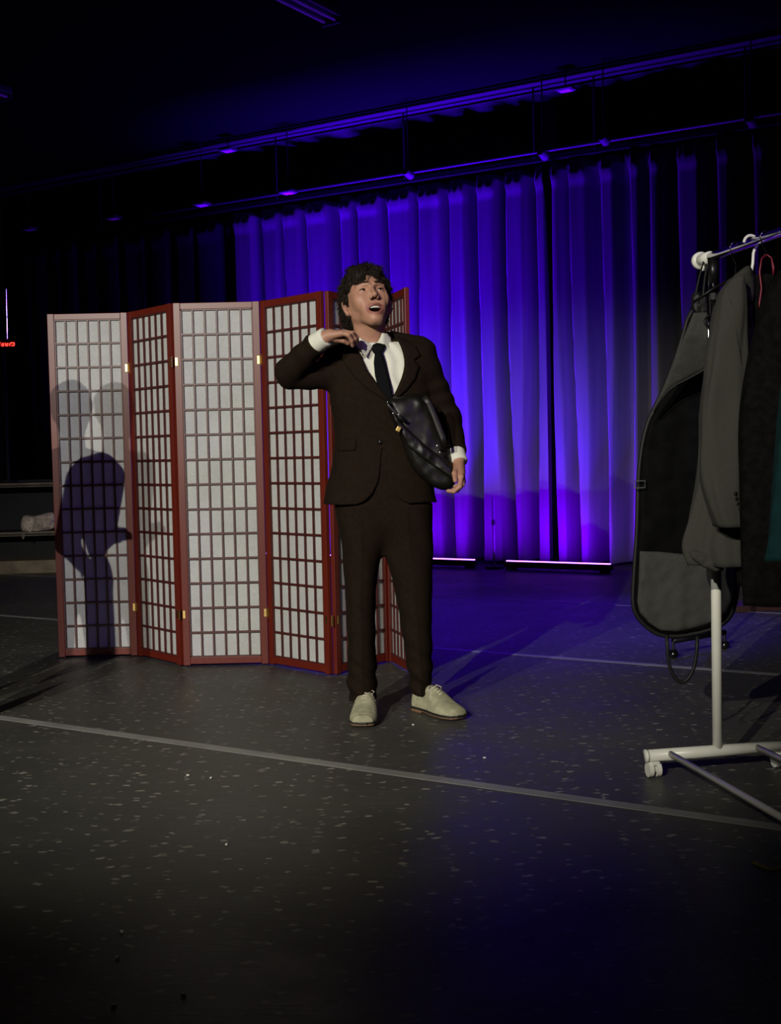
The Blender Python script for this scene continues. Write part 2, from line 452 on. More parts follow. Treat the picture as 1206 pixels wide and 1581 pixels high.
def sdf_obj(name, xs, ys, zs, fn, mat, parent=None, mats=None, midx_fn=None):
    V, F = surface_nets(xs, ys, zs, fn)
    mi = None
    if midx_fn is not None:
        mi = midx_fn(V[F].mean(1))
    return mesh_obj(name, V, F, mat, parent, smooth=True, mats=mats, midx=mi)
# ------------------------------------------------------------------ structure
RR = Rfrom(U, N)
mb = MB(); mb.box(UN(1, 1.5, -.05), (26, 24, .1), RR); o = mb.build('floor', M['floor']); tag(o, kind='structure')
mb = MB(); mb.box(UN(1, 1.5, 4.25), (26, 24, .1), RR); o = mb.build('ceiling', M['ceil']); tag(o, kind='structure')
mb = MB(); mb.box(UN(1, 10.5, 2.1), (26, .2, 4.4), RR); o = mb.build('wall_back', M['wallblack']); tag(o, kind='structure')
SL = S_of(38, 600, 9.96)
mb = MB(); mb.box(UN(SL-1.6, 4.5, 2.1), (.2, 12.2, 4.4), RR); o = mb.build('wall_left', M['wallblack']); tag(o, kind='structure')
# ceiling strip along the back wall, the uplight painted in as a paler colour
mb = MB(); mb.box(UN(1, 10.03, 4.175), (26, .54, .05), RR); o = mb.build('trim_1', M['ceil_uplit']); tag(o, kind='structure')
mb = MB(); mb.tube([UN(-9, 9.74, 4.155), UN(13, 9.74, 4.155)], .018); o = mb.build('trim_2', M['black']); tag(o, kind='structure')

# floor tape strips and roll seams
def strip(name, label, D, s0, s1, wd, mat, z=.0015, cat='floor tape'):
    mb = MB(); mb.box(UN((s0+s1)/2, D, z/2+.0003), (s1-s0, wd, z), RR)
    o = mb.build(name, mat); tag(o, label, cat); return o
strip('floor_tape', 'long pale grey tape line across the near floor, in front of the man', 3.335, -6, 6, .052, M['tape'])
strip('floor_tape', 'grey tape line on the blue lit floor behind the man, middle of the three', 5.57, -8, 8, .045, M['tape'])
strip('floor_tape', 'thin tape line nearest the back curtain', 7.59, -9, 9, .022, M['tape'])

# ------------------------------------------------------------------ curtains
def curtain_mat(name, c0, c1):
    m, nt, b = new_mat(name)
    tc = sn(nt, 'ShaderNodeTexCoord'); mp = sn(nt, 'ShaderNodeMapping'); mp.inputs['Scale'].default_value = (6, 6, .35)
    nz = sn(nt, 'ShaderNodeTexNoise'); nz.inputs['Scale'].default_value = 2.2; nz.inputs['Detail'].default_value = 6
    nt.links.new(tc.outputs['Object'], mp.inputs[0]); nt.links.new(mp.outputs[0], nz.inputs['Vector'])
    rp = sn(nt, 'ShaderNodeValToRGB'); rp.color_ramp.elements[0].position = .35; rp.color_ramp.elements[1].position = .65
    rp.color_ramp.elements[0].color = (*c0, 1); rp.color_ramp.elements[1].color = (*c1, 1)
    nt.links.new(nz.outputs['Fac'], rp.inputs[0]); nt.links.new(rp.outputs[0], b.inputs['Base Color'])
    b.inputs['Roughness'].default_value = .8; b.inputs['Sheen Weight'].default_value = .15; b.inputs['Specular IOR Level'].default_value = .2
    return m
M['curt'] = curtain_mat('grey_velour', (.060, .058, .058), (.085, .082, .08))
M['curt_shade'] = curtain_mat('shade_darkened_velour', (.010, .010, .011), (.017, .017, .018))  # left drape: its lack of light is put into a darker colour
RAILZ = 3.50
def curtain(name, label, s0, s1, D, ztop, mat, seed, amp=.07, edges=None, hem=.03, group='back curtains'):
    rnd = random.Random(seed)
    # pleats: flat faces with narrow recesses; edges = list of recess positions along s
    if edges is None:
        edges = []; s = s0+.05
        while s < s1: edges.append((s, rnd.uniform(.6, 1.0), rnd.uniform(.03, .055))); s += rnd.uniform(.22, .40)
    ns = int((s1-s0)/.012); nz = 56
    verts = np.zeros(((ns+1)*(nz+1), 3)); 
    ss = np.linspace(s0, s1, ns+1)
    tz = np.linspace(0, 1, nz+1)
    zz = hem + (ztop-hem)*tz
    S, T = np.meshgrid(ss, tz)
    off = np.zeros_like(S)
    for (e, a, wd) in edges:
        ph = rnd.uniform(0, 6); dr = rnd.uniform(-.05, .05)
        c = e + dr*(1-T)**1.5 + .012*np.sin(T*5+ph)
        width = 1.05*wd*(1.0+.35*(1-T))
        depth = 4.0*a*amp*(1.15+.5*(1-T))*(1-.35*np.exp(-((1-T)/.02)**2))
        off += depth*np.exp(-np.abs((S-c)/width)**5)
    off += .014*np.sin(S*9+1.3*seed+1.2*T) + .005*np.sin(S*23+3*T+seed)*(1-.4*T)
    # gathered heading near the rail
    head = np.clip((T-.972)/.028, 0, 1)
    off += head*(.016*np.sin(S*70+seed)+.012*np.sin(S*113)) - .03*np.exp(-((T-.965)/.007)**2)
    for i in range(ns+1):
        pass
    z = hem + (ztop-hem)*T + (-.012*np.abs(np.sin(S*9.0)))*(T > .985)
    P = S[..., None]*np.array(U) + (D+off)[..., None]*np.array(N); P[..., 2] = z
    verts = P.reshape(-1, 3)
    idx = np.arange((ns+1)*(nz+1)).reshape(nz+1, ns+1)
    f = np.stack([idx[:-1, :-1], idx[:-1, 1:], idx[1:, 1:], idx[1:, :-1]], -1).reshape(-1, 4)
    o = mesh_obj(name, verts, f, mat, smooth=True)
    md = o.modifiers.new('thickness', 'SOLIDIFY'); md.thickness = .006
    tag(o, label, 'curtain', group); return o
def SX(x): return S_of(x, 600, 9.96)
sA = SX(44); sB = SX(372); sC = SX(846); sD = SX(1330)
# recess positions read along the lit drape: (centre, depth, half width)
def E(l): return [(SX(x), a, wd) for x, a, wd in l]
curtain('stage_curtain', 'dark unlit drape behind the tops of the left screen panels', sA, sB+.04, 10.02, RAILZ-.02, M['curt_shade'], 3)
curtain('stage_curtain', 'long violet lit drape hanging behind the man and the right screen panels', sB, sC, 9.94, RAILZ, M['curt'], 5, edges=E([
    (402, .9, .05), (440, 1., .035), (473, .9, .04), (523, 1.1, .07), (556, .5, .03), (598, 1., .045), (646, 1., .035), (690, .95, .035), (735, 1.1, .05), (777, .9, .04), (822, .9, .05)]))
curtain('stage_curtain', 'violet and dark drape between the man and the clothes rack', sC-.03, sD, 9.90, RAILZ, M['curt'], 9, amp=.06, edges=E([
    (846, 1.2, .06), (880, .7, .04), (925, .9, .05), (968, .8, .06), (1000, .5, .04), (1040, 1., .06), (1098, 1., .06), (1150, 1., .07), (1200, .8, .06), (1260, .9, .06)]))
# curtain track
t = empty('curtain_track', UN(0, 9.86, RAILZ+.03), 'long black track that carries the back curtains below the ceiling', 'curtain track')
mb = MB(); mb.box(UN((sA+sD)/2, 9.9, RAILZ+.045), (sD-sA+.3, .05, .05), RR, .006); mb.build('rail', M['blackmetal'], t)
mb = MB(); mb.tube([UN(sB-1, 9.80, RAILZ+.085), UN(sD, 9.80, RAILZ+.085)], .016); mb.build('pipe', simple('worn_pipe', (.010, .010, .012), .5, .2), t)
for x in (175, 445, 640, 838, 930, 1160):
    s = SX(x); mb = MB(); mb.tube([UN(s, 9.86, RAILZ+.05), UN(s, 9.86, 4.2)], .008, 6); mb.build('hanger_rod', M['black'], t)
# small unlit lanterns hung over the track and along the ceiling edge
def small_lantern(px, py, D, label, kind):
    p = onN(px, py, D)
    t = empty('stage_lantern', p, label, 'stage light', 'small stage lights under the ceiling')
    if kind == 'flat':
        mb = MB(); mb.box(p, (.15, .12, .03), RR, .006); mb.build('housing', M['fixt'], t)
        mb = MB(); mb.box(p-Z*.017, (.10, .08, .006), RR); mb.build('lens', simple('dull_lens', (.7, .7, .75), .3), t)
    else:
        mb = MB(); mb.tube([p-N*.05, p+N*.05-Z*.02], [.03, .04], 12); mb.build('housing', M['fixt'], t)
        mb = MB(); mb.tube(arc(p, U, Z, .05, 0, math.pi, 8), .005, 6); mb.build('yoke', M['blackmetal'], t)
    mb = MB(); mb.tube([p+Z*.01, Vector((p.x, p.y, 4.2))], .006, 6); mb.build('drop_rod', M['black'], t)
for a in ((352, 231, 9.64, 'flat light under the ceiling edge above the second and third screen panels', 'flat'),
          (873, 137, 9.64, 'flat violet lit light under the ceiling edge above the right curtain', 'flat'),
          (445, 296, 9.64, 'small flat light just above the track where the violet curtain begins', 'flat'),
          (312, 315, 9.64, 'dim flat light above the dark drape, nearest the violet curtain', 'flat'),
          (175, 336, 9.64, 'dim flat light above the dark drape behind the second screen panel', 'flat'),
          (45, 353, 9.64, 'dim flat light at the far left end of the curtain track', 'flat'),
          (630, 266, 9.64, 'small round lantern on the track above and right of the man', 'can'),
          (838, 236, 9.64, 'small round lantern on the track where the two violet drapes meet', 'can'),
          (932, 213, 9.64, 'dark round lantern on the track right of where the drapes meet', 'can'),
          (1160, 185, 9.64, 'small round lantern on the track above the clothes rack', 'can')):
    small_lantern(*a)
# ceiling battens (fluorescent, switched off)
def batten(p, q, label):
    p = Vector(p); q = Vector(q); c = (p+q)/2; d = (q-p).normalized(); L = (q-p).length
    side = d.cross(Z).normalized(); R = Rfrom(d, -side)
    t = empty('ceiling_batten', c, label, 'ceiling light', 'switched-off ceiling battens')
    mb = MB(); mb.box(c+Z*.02, (L, .17, .06), R, .01); mb.build('housing', M['fixt'], t)
    for k in (-1, 1):
        mb = MB(); mb.tube([c+side*.045*k-d*(L/2-.03)-Z*.03, c+side*.045*k+d*(L/2-.03)-Z*.03], .013, 10); mb.build('tube', simple('off_tube', (.6, .6, .62), .3), t)
        mb = MB(); mb.box(c+d*(L/2-.01)*k-Z*.025, (.02, .15, .06), R); mb.build('end_socket', M['fixt'], t)
a = WF(512, 27, 4.13); batten(a-N*1.3, a, 'switched-off ceiling batten at the top edge above the man')
a = WF(9, 146, 4.13); batten(a-N*1.3, a, 'switched-off ceiling batten end at the far left edge')

# ------------------------------------------------------------------ LED uplight bars on the floor in front of the curtain
def led_bar(x0, x1, yy, label, power, D=9.52):
    s0 = S_of(x0, yy, D); s1 = S_of(x1, yy, D); L = s1-s0; c = UN((s0+s1)/2, D, 0)
    t = empty('led_bar', c, label, 'LED uplight', 'LED bars under the curtain', ROOM_Z)
    mb = MB(); mb.box(c+Z*.045, (L, .075, .05), RR, .006); mb.build('housing', M['black'], t)
    for k in (-1, 1):
        mb = MB(); mb.box(c+U*(L/2-.06)*k+Z*.01, (.05, .12, .02), RR, .003); mb.build('foot', M['black'], t)
    mb = MB(); mb.box(c+Z*.074, (L-.03, .022, .008), RR); mb.build('led_strip', M['purpleled'], t)
    for pw, spread, tilt in ((power*.72, 52, .17), (power*.22 if power > 120 else power*1.1, 150, .55)):
        d = bpy.data.lights.new('bar_light', 'AREA'); d.shape = 'RECTANGLE'; d.size = L-.04; d.size_y = .04
        d.energy = pw; d.color = (.062, .0, 1.0) if spread < 100 else (.14, 0, 1.0); d.spread = math.radians(spread)
        o = bpy.data.objects.new('bar_light', d); COL.objects.link(o)
        aim = (N*tilt+Z).normalized(); zz = -aim; yv = zz.cross(U).normalized(); p = c+Z*.09
        mm = Matrix.Identity(4)
        for i in range(3): mm[i][0] = U[i]; mm[i][1] = yv[i]; mm[i][2] = zz[i]; mm[i][3] = p[i]
        o.matrix_world = mm
led_bar(404, 552, 849, 'glowing LED bar on the floor behind the screen, seen through its gap', 190)
led_bar(568, 735, 856, 'glowing LED bar on the floor just right of the man\'s leg', 190)
led_bar(780, 945, 862, 'glowing LED bar on the floor between the man and the garment bag', 60)
# thin stand between two bars
p = onN(763, 866, 9.55); p.z = 0
t = empty('light_stand', p, 'thin dark upright stand between the two LED bars on the right', 'stand')
mb = MB(); mb.tube([p, p+Z*.62], .011, 8); mb.build('pole', simple('grey_pole', (.12, .10, .12), .5), t)
mb = MB(); mb.tube([p+Z*.38, p+Z*.42], .018, 8); mb.build('collar', M['black'], t)
mb = MB(); mb.tube([p+Z*.001, p+Z*.02], .08, 16); mb.build('base_plate', M['black'], t)

# ------------------------------------------------------------------ folding screen
SCREEN = [(-1.752, 6.387), (-1.33, 6.39), (-1.044, 6.046), (-.612, 6.046), (-.283, 5.70), (-.018, 6.05), (.098, 5.64)]
SH = 1.785
scr = empty('folding_screen', (-.85, 6.1, 0), 'six-panel rosewood shoji screen with white paper panes standing zigzag behind the man', 'folding screen')
def panel(a, b, g0=.006, g1=.006):
    a = Vector((*a, 0)); b = Vector((*b, 0)); d = (b-a).normalized(); nrm = Vector((d.y, -d.x, 0))  # nrm faces camera side
    a = a+d*g0; b = b-d*g1; L = (b-a).length; R = Rfrom(d, -nrm)
    st = .034; th = .022; top = .032; bot = .034
    mb = MB()
    def bx(u0, u1, z0, z1, t=th, off=0): mb.box(a+d*((u0+u1)/2)+Z*((z0+z1)/2)+nrm*off, (u1-u0, t, z1-z0), R, .002)
    bx(0, st, .006, SH); bx(L-st, L, .006, SH); bx(st, L-st, SH-top, SH-.001, th-.003); bx(st, L-st, .012, .012+bot, th-.003)
    fr = mb.build('panel_frame', M['wood'], scr)
    z0, z1 = .012+bot, SH-top; u0, u1 = st, L-st
    mb = MB()
    for k in range(1, 6):
        u = u0+(u1-u0)*k/6; mb.box(a+d*u+Z*((z0+z1)/2)+nrm*.003, (.0085, .008, z1-z0), R)
    for k in range(1, 14):
        z = z0+(z1-z0)*k/14; mb.box(a+d*((u0+u1)/2)+Z*z+nrm*.0045, (u1-u0, .009, .0095), R)
    # slim bead round the opening
    for u in (u0+.003, u1-.003): mb.box(a+d*u+Z*((z0+z1)/2)+nrm*.003, (.006, .010, z1-z0), R)
    for z in (z0+.003, z1-.003): mb.box(a+d*((u0+u1)/2)+Z*z+nrm*.003, (u1-u0, .010, .006), R)
    mb.build('lattice', M['lattice'], fr)
    mb = MB(); mb.box(a+d*((u0+u1)/2)+Z*((z0+z1)/2)-nrm*.0045, (u1-u0+.004, .0012, z1-z0+.004), R); mb.build('paper', M['paper'], fr)
    return fr, a, b, d, nrm
frames = [panel(SCREEN[i], SCREEN[i+1], .014 if i == 4 else .006, .014 if i == 3 else .006) for i in range(6)]
for i in range(1, 6):
    v = Vector((*SCREEN[i], 0)); fr = frames[i][0]; d1 = frames[i-1][3]; d2 = frames[i][3]
    out = (frames[i-1][4]+frames[i][4]).normalized()
    gp = .010 if i == 4 else 0
    for z in (1.50, .26):
        mb = MB()
        for d, q in ((d1, -1), (d2, 1)):
            nn = Vector((d.y, -d.x, 0)); mb.box(v+d*((.016+gp)*q)+nn*.0135+Z*z, (.011, .002, .038), Rfrom(d, -nn))
        mb.tube([v+out*.014-Z*.026+Z*z, v+out*.014+Z*.026+Z*z], .0045, 8)
        mb.build('hinge', M['brass'], fr)

# ------------------------------------------------------------------ things at the far left
def left_unit():
    a = onN(-45, 885, 8.05); a.z = 0
    p0 = WF(-60, 889); p1 = WF(96, 884); d = (p1-p0).normalized(); n = Vector((-d.y, d.x, 0)); L = (p1-p0).length
    R = Rfrom(d, n); c = (p0+p1)/2
    t = empty('storage_shelf', c, 'black open storage unit with tan shelf edges at the left behind the screen', 'shelf unit')
    mb = MB(); mb.box(c+n*.3+Z*.425, (L, .03, .85), R); mb.build('back_panel', M['black'], t)
    mb = MB(); mb.box(c+n*.2+Z*.06, (L, .4, .12), R, .004); o = mb.build('plinth', M['tan'], t); tag(o, 'tan wooden plinth')
    for z in (.365, .81):
        mb = MB(); mb.box(c+n*.2+Z*z, (L, .4, .045), R, .004); mb.build('shelf', M['black'], t)
        mb = MB(); mb.box(c-n*.005+Z*(z+.008)+d*.04, (L-.1, .012, .018), R); mb.box(c-n*.005+Z*(z-.016)+d*.04, (L-.1, .012, .008), R); mb.build('shelf_edge', M['tan'], t)
    for k in (-1, 1):
        mb = MB(); mb.box(c+n*.2+d*(L/2-.015)*k+Z*.46, (.03, .4, .69), R); mb.build('side_panel', M['black'], t)
    return p0, p1, d, n
P0, P1, LD, LN = left_unit()
# ------------------------------------------------------------------ white rolling clothes rack at the right
E1 = Vector((.19, -.98, 0)).normalized(); E2 = Vector((.98, .19, 0)).normalized(); RP = Vector((1.022, 3.865, 0)); RAILH = 1.625
def RK(a, b, z): return RP + E1*a + E2*b + Z*z
rk = empty('clothes_rack', RP, 'white rolling clothes rack with chrome rail and post at the right, hung with clothes', 'clothes rack')
RL = 1.45
def foot(a):
    mb = MB(); mb.tube([RK(a, -.238, .068), RK(a, .235, .068)], .019, 16); o = mb.build('foot_tube', M['white'], rk, True)
    for s in (-.241, .238):
        mb = MB(); mb.tube([RK(a, s-.004, .068), RK(a, s+.004, .068)], .0205, 16); mb.build('end_cap', M['white'], o, True)
    for s in (-.215, .215):
        c = MB(); c.tube([RK(a+.0, s-.022, .024), RK(a, s-.008, .024)], .023, 18); c.tube([RK(a, s+.004, .024), RK(a, s+.018, .024)], .023, 18)
        c.tube([RK(a, s-.010, .024), RK(a, s+.006, .024)], .010, 12); c.tube([RK(a, s, .02), RK(a, s, .06)], .007, 10)
        c.box(RK(a, s, .044), (.030, .030, .012), Rfrom(E2, -E1), .003)
        c.tube([RK(a, s-.024, .045), RK(a-.0, s-.005, .052)], .004, 8)
        c.build('caster', M['white'], rk)
foot(0); foot(RL)
for s in (-.165, .13):
    mb = MB(); mb.tube([RK(0, s, .072), RK(RL, s, .072)], .0105, 12); mb.build('brace_bar', M['white'], rk, True)
for a in (0, RL):
    mb = MB(); mb.tube([RK(a, 0, .07), RK(a, 0, 1.16)], .0165, 16); mb.build('post', M['white'], rk, True)
    mb = MB(); mb.tube([RK(a, 0, 1.15), RK(a, 0, RAILH-.01)], .0105, 16); mb.tube([RK(a, -.018, 1.15), RK(a, -.018, RAILH-.05)], .0045, 10); o = mb.build('inner_post', M['chrome'], rk, True)
    tag(o, 'thin chrome upper post')
    mb = MB(); mb.tube([RK(a, 0, 1.49), RK(a, 0, 1.51)], .0135, 16); mb.build('collar', M['black'], rk)
    mb = MB(); mb.tube([RK(a, 0, RAILH-.085), RK(a, 0, RAILH-.005)], [.015, .018], 16); mb.build('socket', M['blackmetal'], rk, True)
mb = MB(); mb.tube([RK(-.09, 0, RAILH), RK(RL+.09, 0, RAILH)], .0135, 18); o = mb.build('rail', M['chrome'], rk, True); tag(o, 'chrome hanging rail')
for a, q in ((-.09, -1), (RL+.09, 1)):
    mb = MB(); mb.tube([RK(a-.075*q*-1 if q > 0 else a-.0, 0, RAILH), RK(a+.06*q*-1+.0 if q > 0 else a+.07, 0, RAILH)], .019, 18)
    mb.tube([RK(a-.012, 0, RAILH), RK(a+.006, 0, RAILH)], .0275, 22); mb.tube([RK(a-.016, 0, RAILH), RK(a-.010, 0, RAILH)], .020, 20)
    mb.tube([RK(a+.02, 0, RAILH-.01), RK(a+.02, .0, RAILH-.035)], .008, 8)
    mb.build('rail_knob', M['white'], rk, True)

M['tweed'] = simple('grey_tweed', (.035, .034, .029), .95, var=.12, scale=420, bump=.25, bscale=500, spec=.2)
M['felt'] = simple('charcoal_nonwoven', (.038, .038, .034), .9, var=.12, scale=240, bump=.5, bscale=500, spec=.2)
M['lining'] = simple('black_nylon', (.0025, .0025, .0026), .75, var=.2, bump=.04, bscale=12, spec=.04)
M['piping'] = simple('black_piping', (.004, .004, .004), .6, spec=.3)
M['blackcloth'] = simple('black_wool', (.0045, .0043, .0042), .95, var=.3, scale=50, bump=.4, bscale=40, spec=.03)
M['teal'] = simple('teal_cloth', (.003, .022, .024), .9, var=.2, bump=.3, bscale=50, spec=.15)
M['pink'] = simple('red_plastic', (.16, .006, .018), .45)

# --- garment bag: grey upper flap and grey bottom pocket on a black body with black piping
gb = empty('garment_bag', RK(-.1, 0, .5), 'grey and black garment bag hanging at the rack end, left of the blazer', 'garment bag', 'clothes on the rack')
YB = 4.03
outline = [(1068, 470), (1050, 535), (1030, 590), (1012, 628), (1000, 652), (991, 690), (987, 725), (985, 760), (984, 810), (981, 860), (978, 905), (977, 932), (982, 950), (998, 968), (1018, 981), (1046, 983), (1080, 977), (1112, 967), (1128, 953), (1137, 928), (1141, 880), (1143, 800), (1140, 640), (1128, 520), (1112, 470)]
pillow('body', outline, lambda x, y: YB, .05, M['lining'], gb, step=4, edge=9, wr=.010, wsc=.02)
pocket = [(988, 851), (1020, 852), (1062, 856), (1100, 862), (1136, 866), (1135, 905), (1131, 925), (1122, 945), (1106, 959), (1078, 968), (1046, 975), (1020, 973), (1003, 962), (988, 946), (984, 930), (986, 900)]
o = pillow('pocket', pocket, lambda x, y: YB-.012, .014, M['felt'], gb, step=4, edge=5, wr=.010, wsc=.03, seed=2); tag(o, 'grey felt bottom pocket')
flap = [(1071, 483), (1088, 482), (1106, 486), (1112, 510), (1110, 545), (1100, 562), (1082, 574), (1064, 584), (1044, 594), (1030, 605), (1020, 618), (1012, 634), (1003, 648), (1012, 626), (1030, 586), (1050, 534)]
o = pillow('flap', flap, lambda x, y: 3.865+.0009*max(0, y-520), .016, M['felt'], gb, step=4, edge=5, wr=.006, wsc=.03, seed=4); tag(o, 'grey felt upper flap')
ol = smooth_poly(outline, 2); pts = [W(x, y, YB+.012) for x, y in ol]; pts.append(pts[0])
mb = MB(); mb.tube(pts, .0075, 8, cap=False); mb.build('piping', M['piping'], gb, True)
fl_e = [(1110, 552), (1100, 562), (1082, 574), (1064, 584), (1044, 594), (1030, 605), (1020, 618), (1010, 636)]
mb = MB(); mb.tube([W(x, y, 3.862+.0009*max(0, y-520)) for x, y in fl_e], .0035, 8); mb.build('flap_binding', M['piping'], gb, True)
# black gathered top with strap loops over the rail
topp = [(1066, 455), (1076, 449), (1090, 456), (1104, 452), (1118, 462), (1116, 486), (1104, 492), (1068, 487)]
pillow('top_band', topp, lambda x, y: 3.93, .05, M['piping'], gb, step=3, edge=6, wr=.01, corner=False)
for (pa, pb) in (((1073, 458), (1089, 393)), ((1085, 458), (1093, 400))):
    mb = MB(); mb.tube([W(*pa, 3.88), W((pa[0]+pb[0])/2-1, (pa[1]+pb[1])/2, 3.89), W(pb[0]-1, pb[1]+6, 3.90), W(pb[0]+4, pb[1]-5, 3.93), W(pb[0]+9, pb[1]-2, 3.96), W(pb[0]+9, pb[1]+12, 3.97)], [(.0015, .0035)]*6, 8)
    mb.build('strap', M['piping'], gb)
hp = [(1029, 980), (1031, 1003)]+[(1053-22*math.cos(t)*(1-.10*math.sin(t)), 1010+43*math.sin(t)) for t in np.linspace(.05, math.pi-.05, 18)]+[(1076, 1003), (1077, 982)]
mb = MB(); mb.tube([W(x, y, YB) for x, y in [tuple(q) for q in hp]], .0062, 10); mb.build('handle', M['piping'], gb, True)
ring = W(1097, 496, 3.845)
mb = MB(); mb.tube(arc(ring, C_R, C_U, .017, 0, 2*math.pi, 20), .004, 8, cap=False); mb.build('ring', M['blackmetal'], gb, True)
bk = W(988, 748, YB-.02)
mb = MB(); mb.tube([bk+C_R*a_+C_U*b_ for a_, b_ in ((-.017, -.012), (.017, -.010), (.017, .012), (-.017, .012), (-.017, -.012))], .0022, 6); mb.build('buckle', M['fixt'], gb)

# --- thin black hanger with a wire hook, behind the blazer
def hook(p, r=.02, drop=.10, up=C_U, thick=.0022):
    """wire hook over the rail at p (rail centre) with its stem going down"""
    pts = arc(p, E2, Z, r, math.pi*.05, math.pi*1.05, 12)
    pts = [p+E2*r*math.cos(t)+Z*r*math.sin(t) for t in np.linspace(-.5, math.pi*1.0, 14)][::-1]
    return [p-Z*drop, p-Z*(drop*.55)]+[p-Z*(drop*.35)-E2*r*.5]+pts
h1 = RK(.15, 0, RAILH); hx = h1
t = empty('clothes_hanger', h1, 'slim black clothes hanger with a wire hook, between the garment bag and the blazer', 'hanger', 'hangers on the rack')
mb = MB(); mb.tube(hook(h1, .018, .085), .002, 8); mb.build('hook', M['chrome'], t, True)
hc = h1-Z*.085
mb = MB(); mb.tube([hc-E2*.13-Z*.075-E1*.02, hc-E2*.06-Z*.03, hc, hc+E2*.06-Z*.035, hc+E2*.12-Z*.075], [(.003, .006)]*5, 8); mb.build('arms', M['blackmetal'], t, True)

# --- grey blazer
bz = empty('blazer', RK(.45, 0, .9), 'grey tweed blazer on a white hanger, its sleeve hanging in front of the garment bag', 'blazer', 'clothes on the rack')
fold = lambda t, k: .13*k*math.sin(5*t+3*k)+.07*k*math.sin(11*t+1)+.02*math.sin(3*t+11*k)
loft_px('body', [(438, 1122, 1158), (470, 1108, 1164), (540, 1098, 1166), (620, 1088, 1164), (700, 1084, 1160), (745, 1079, 1158), (800, 1068, 1155), (848, 1060, 1154), (872, 1068, 1154)], 3.64, .07, M['tweed'], bz, fold=fold, rot=.35)
sl = loft_px('sleeve', [(430, 1128, 1146), (445, 1116, 1149), (480, 1106, 1151), (545, 1094, 1150), (604, 1086, 1148), (655, 1082, 1146), (710, 1082, 1144), (745, 1084, 1143), (790, 1097, 1143), (813, 1106, 1145)], 3.50, .045, M['tweed'], bz, fold=lambda t, k: .045*math.sin(4*t+9*k)+.022*math.sin(9*k*3+2*t)+.03*math.sin(7*t-5*k), rot=.1, p=3.2)
for k in range(4):
    p = W(1134.5+k*1.6, 762+k*8, 3.452+.004*k); mb = MB(); mb.tube([p, p+C_R*.004+_f0*.0-E1*-.0+Vector((0, -.004, 0))], .0055, 10); mb.build('button', M['piping'], sl)
collar = [(1150, 412), (1158, 409), (1164, 420), (1167, 440), (1166, 462), (1160, 472), (1150, 458), (1138, 444), (1126, 440), (1130, 428), (1140, 420)]
pillow('collar', collar, lambda x, y: 3.50+.001*(x-1130), .06, M['tweed'], bz, step=3, edge=7, wr=.006, corner=False)
pillow('lining', [(1062, 848), (1088, 852), (1112, 862), (1118, 880), (1106, 884), (1086, 876), (1068, 862)], lambda x, y: 3.60, .02, M['tweed'], bz, step=3, edge=4, wr=.008)
mb = MB(); mb.tube([W(1128, 462, 3.458), W(1135, 500, 3.452), W(1142, 540, 3.452), W(1148, 578, 3.462)], .0016, 6); mb.build('seam', M['piping'], bz)
h2 = RK(.245, 0, RAILH)
t = empty('clothes_hanger', h2, 'white plastic clothes hanger whose thick hook holds the grey blazer', 'hanger', 'hangers on the rack')
mb = MB(); ak = arc(h2, E2, Z, .021, math.pi*1.0, -.9, 14); mb.tube(ak+[h2+E2*.008-Z*.03, h2+E2*.006-Z*.06, h2-Z*.09, h2-E2*.012-Z*.112], .0045, 10); mb.build('hook', M['white'], t, True)
mb = MB(); c = h2-E2*.012-Z*.112; mb.tube([c-E2*.05-Z*.06+E1*.0, c, c+E2*.05-Z*.06], .006, 10); mb.build('arms', M['white'], t, True)

# --- red looped hanger
h3 = RK(.335, 0, RAILH)
t = empty('clothes_hanger', h3, 'red tubular clothes hanger with a wire hook, right of the grey blazer', 'hanger', 'hangers on the rack')
mb = MB(); mb.tube(hook(h3, .018, .07), .002, 8); mb.build('hook', M['chrome'], t, True)
p = W(1183, 394, h3.y)
for off, wd in ((0, 1.0), (.012, .8)):
    mb = MB()
    mb.tube([W(1184-off*200, 393, h3.y), W(1176, 400, h3.y-off), W(1174-off*100, 420, h3.y-off), W(1176, 445, h3.y-off), W(1175-off*200, 468, h3.y-off), W(1171+off*200, 492, h3.y-off)], .0022, 8)
    mb.tube([W(1184, 393, h3.y), W(1191, 398, h3.y+off), W(1195-off*150, 413, h3.y+off), W(1194, 424, h3.y+off)], .0022, 8)
    mb.build('loop', M['pink'], t, True)

# --- black coats and a teal garment
ct = empty('coat', RK(.6, 0, .6), 'black jacket hanging between the grey blazer and the long black coat', 'coat', 'clothes on the rack')
loft_px('body', [(425, 1160, 1196), (470, 1152, 1206), (560, 1148, 1215), (700, 1146, 1220), (850, 1142, 1222), (905, 1142, 1222)], 3.575, .022, M['blackcloth'], ct, fold=lambda t, k: .05*k*math.sin(6*t+4*k), rot=.3)
ct = empty('coat', RK(.85, 0, .6), 'long black coat right of the red hanger, reaching lowest of the clothes', 'coat', 'clothes on the rack')
loft_px('body', [(415, 1206, 1250), (450, 1184, 1262), (494, 1172, 1268), (556, 1158, 1270), (628, 1147, 1270), (760, 1146, 1268), (880, 1148, 1264), (934, 1150, 1258)], 3.30, .05, M['blackcloth'], ct, fold=lambda t, k: .05*k*math.sin(7*t+3*k), rot=.2)
tg = empty('garment', RK(1.0, 0, .8), 'teal garment at the right edge of the frame, in front of the long black coat', 'garment', 'clothes on the rack')
loft_px('body', [(440, 1236, 1290), (520, 1222, 1320), (612, 1207, 1330), (700, 1199, 1335), (780, 1192, 1338), (840, 1186, 1340), (864, 1181, 1340)], 3.05, .05, M['teal'], tg, fold=lambda t, k: .04*k*math.sin(7*t+3*k), rot=.1)

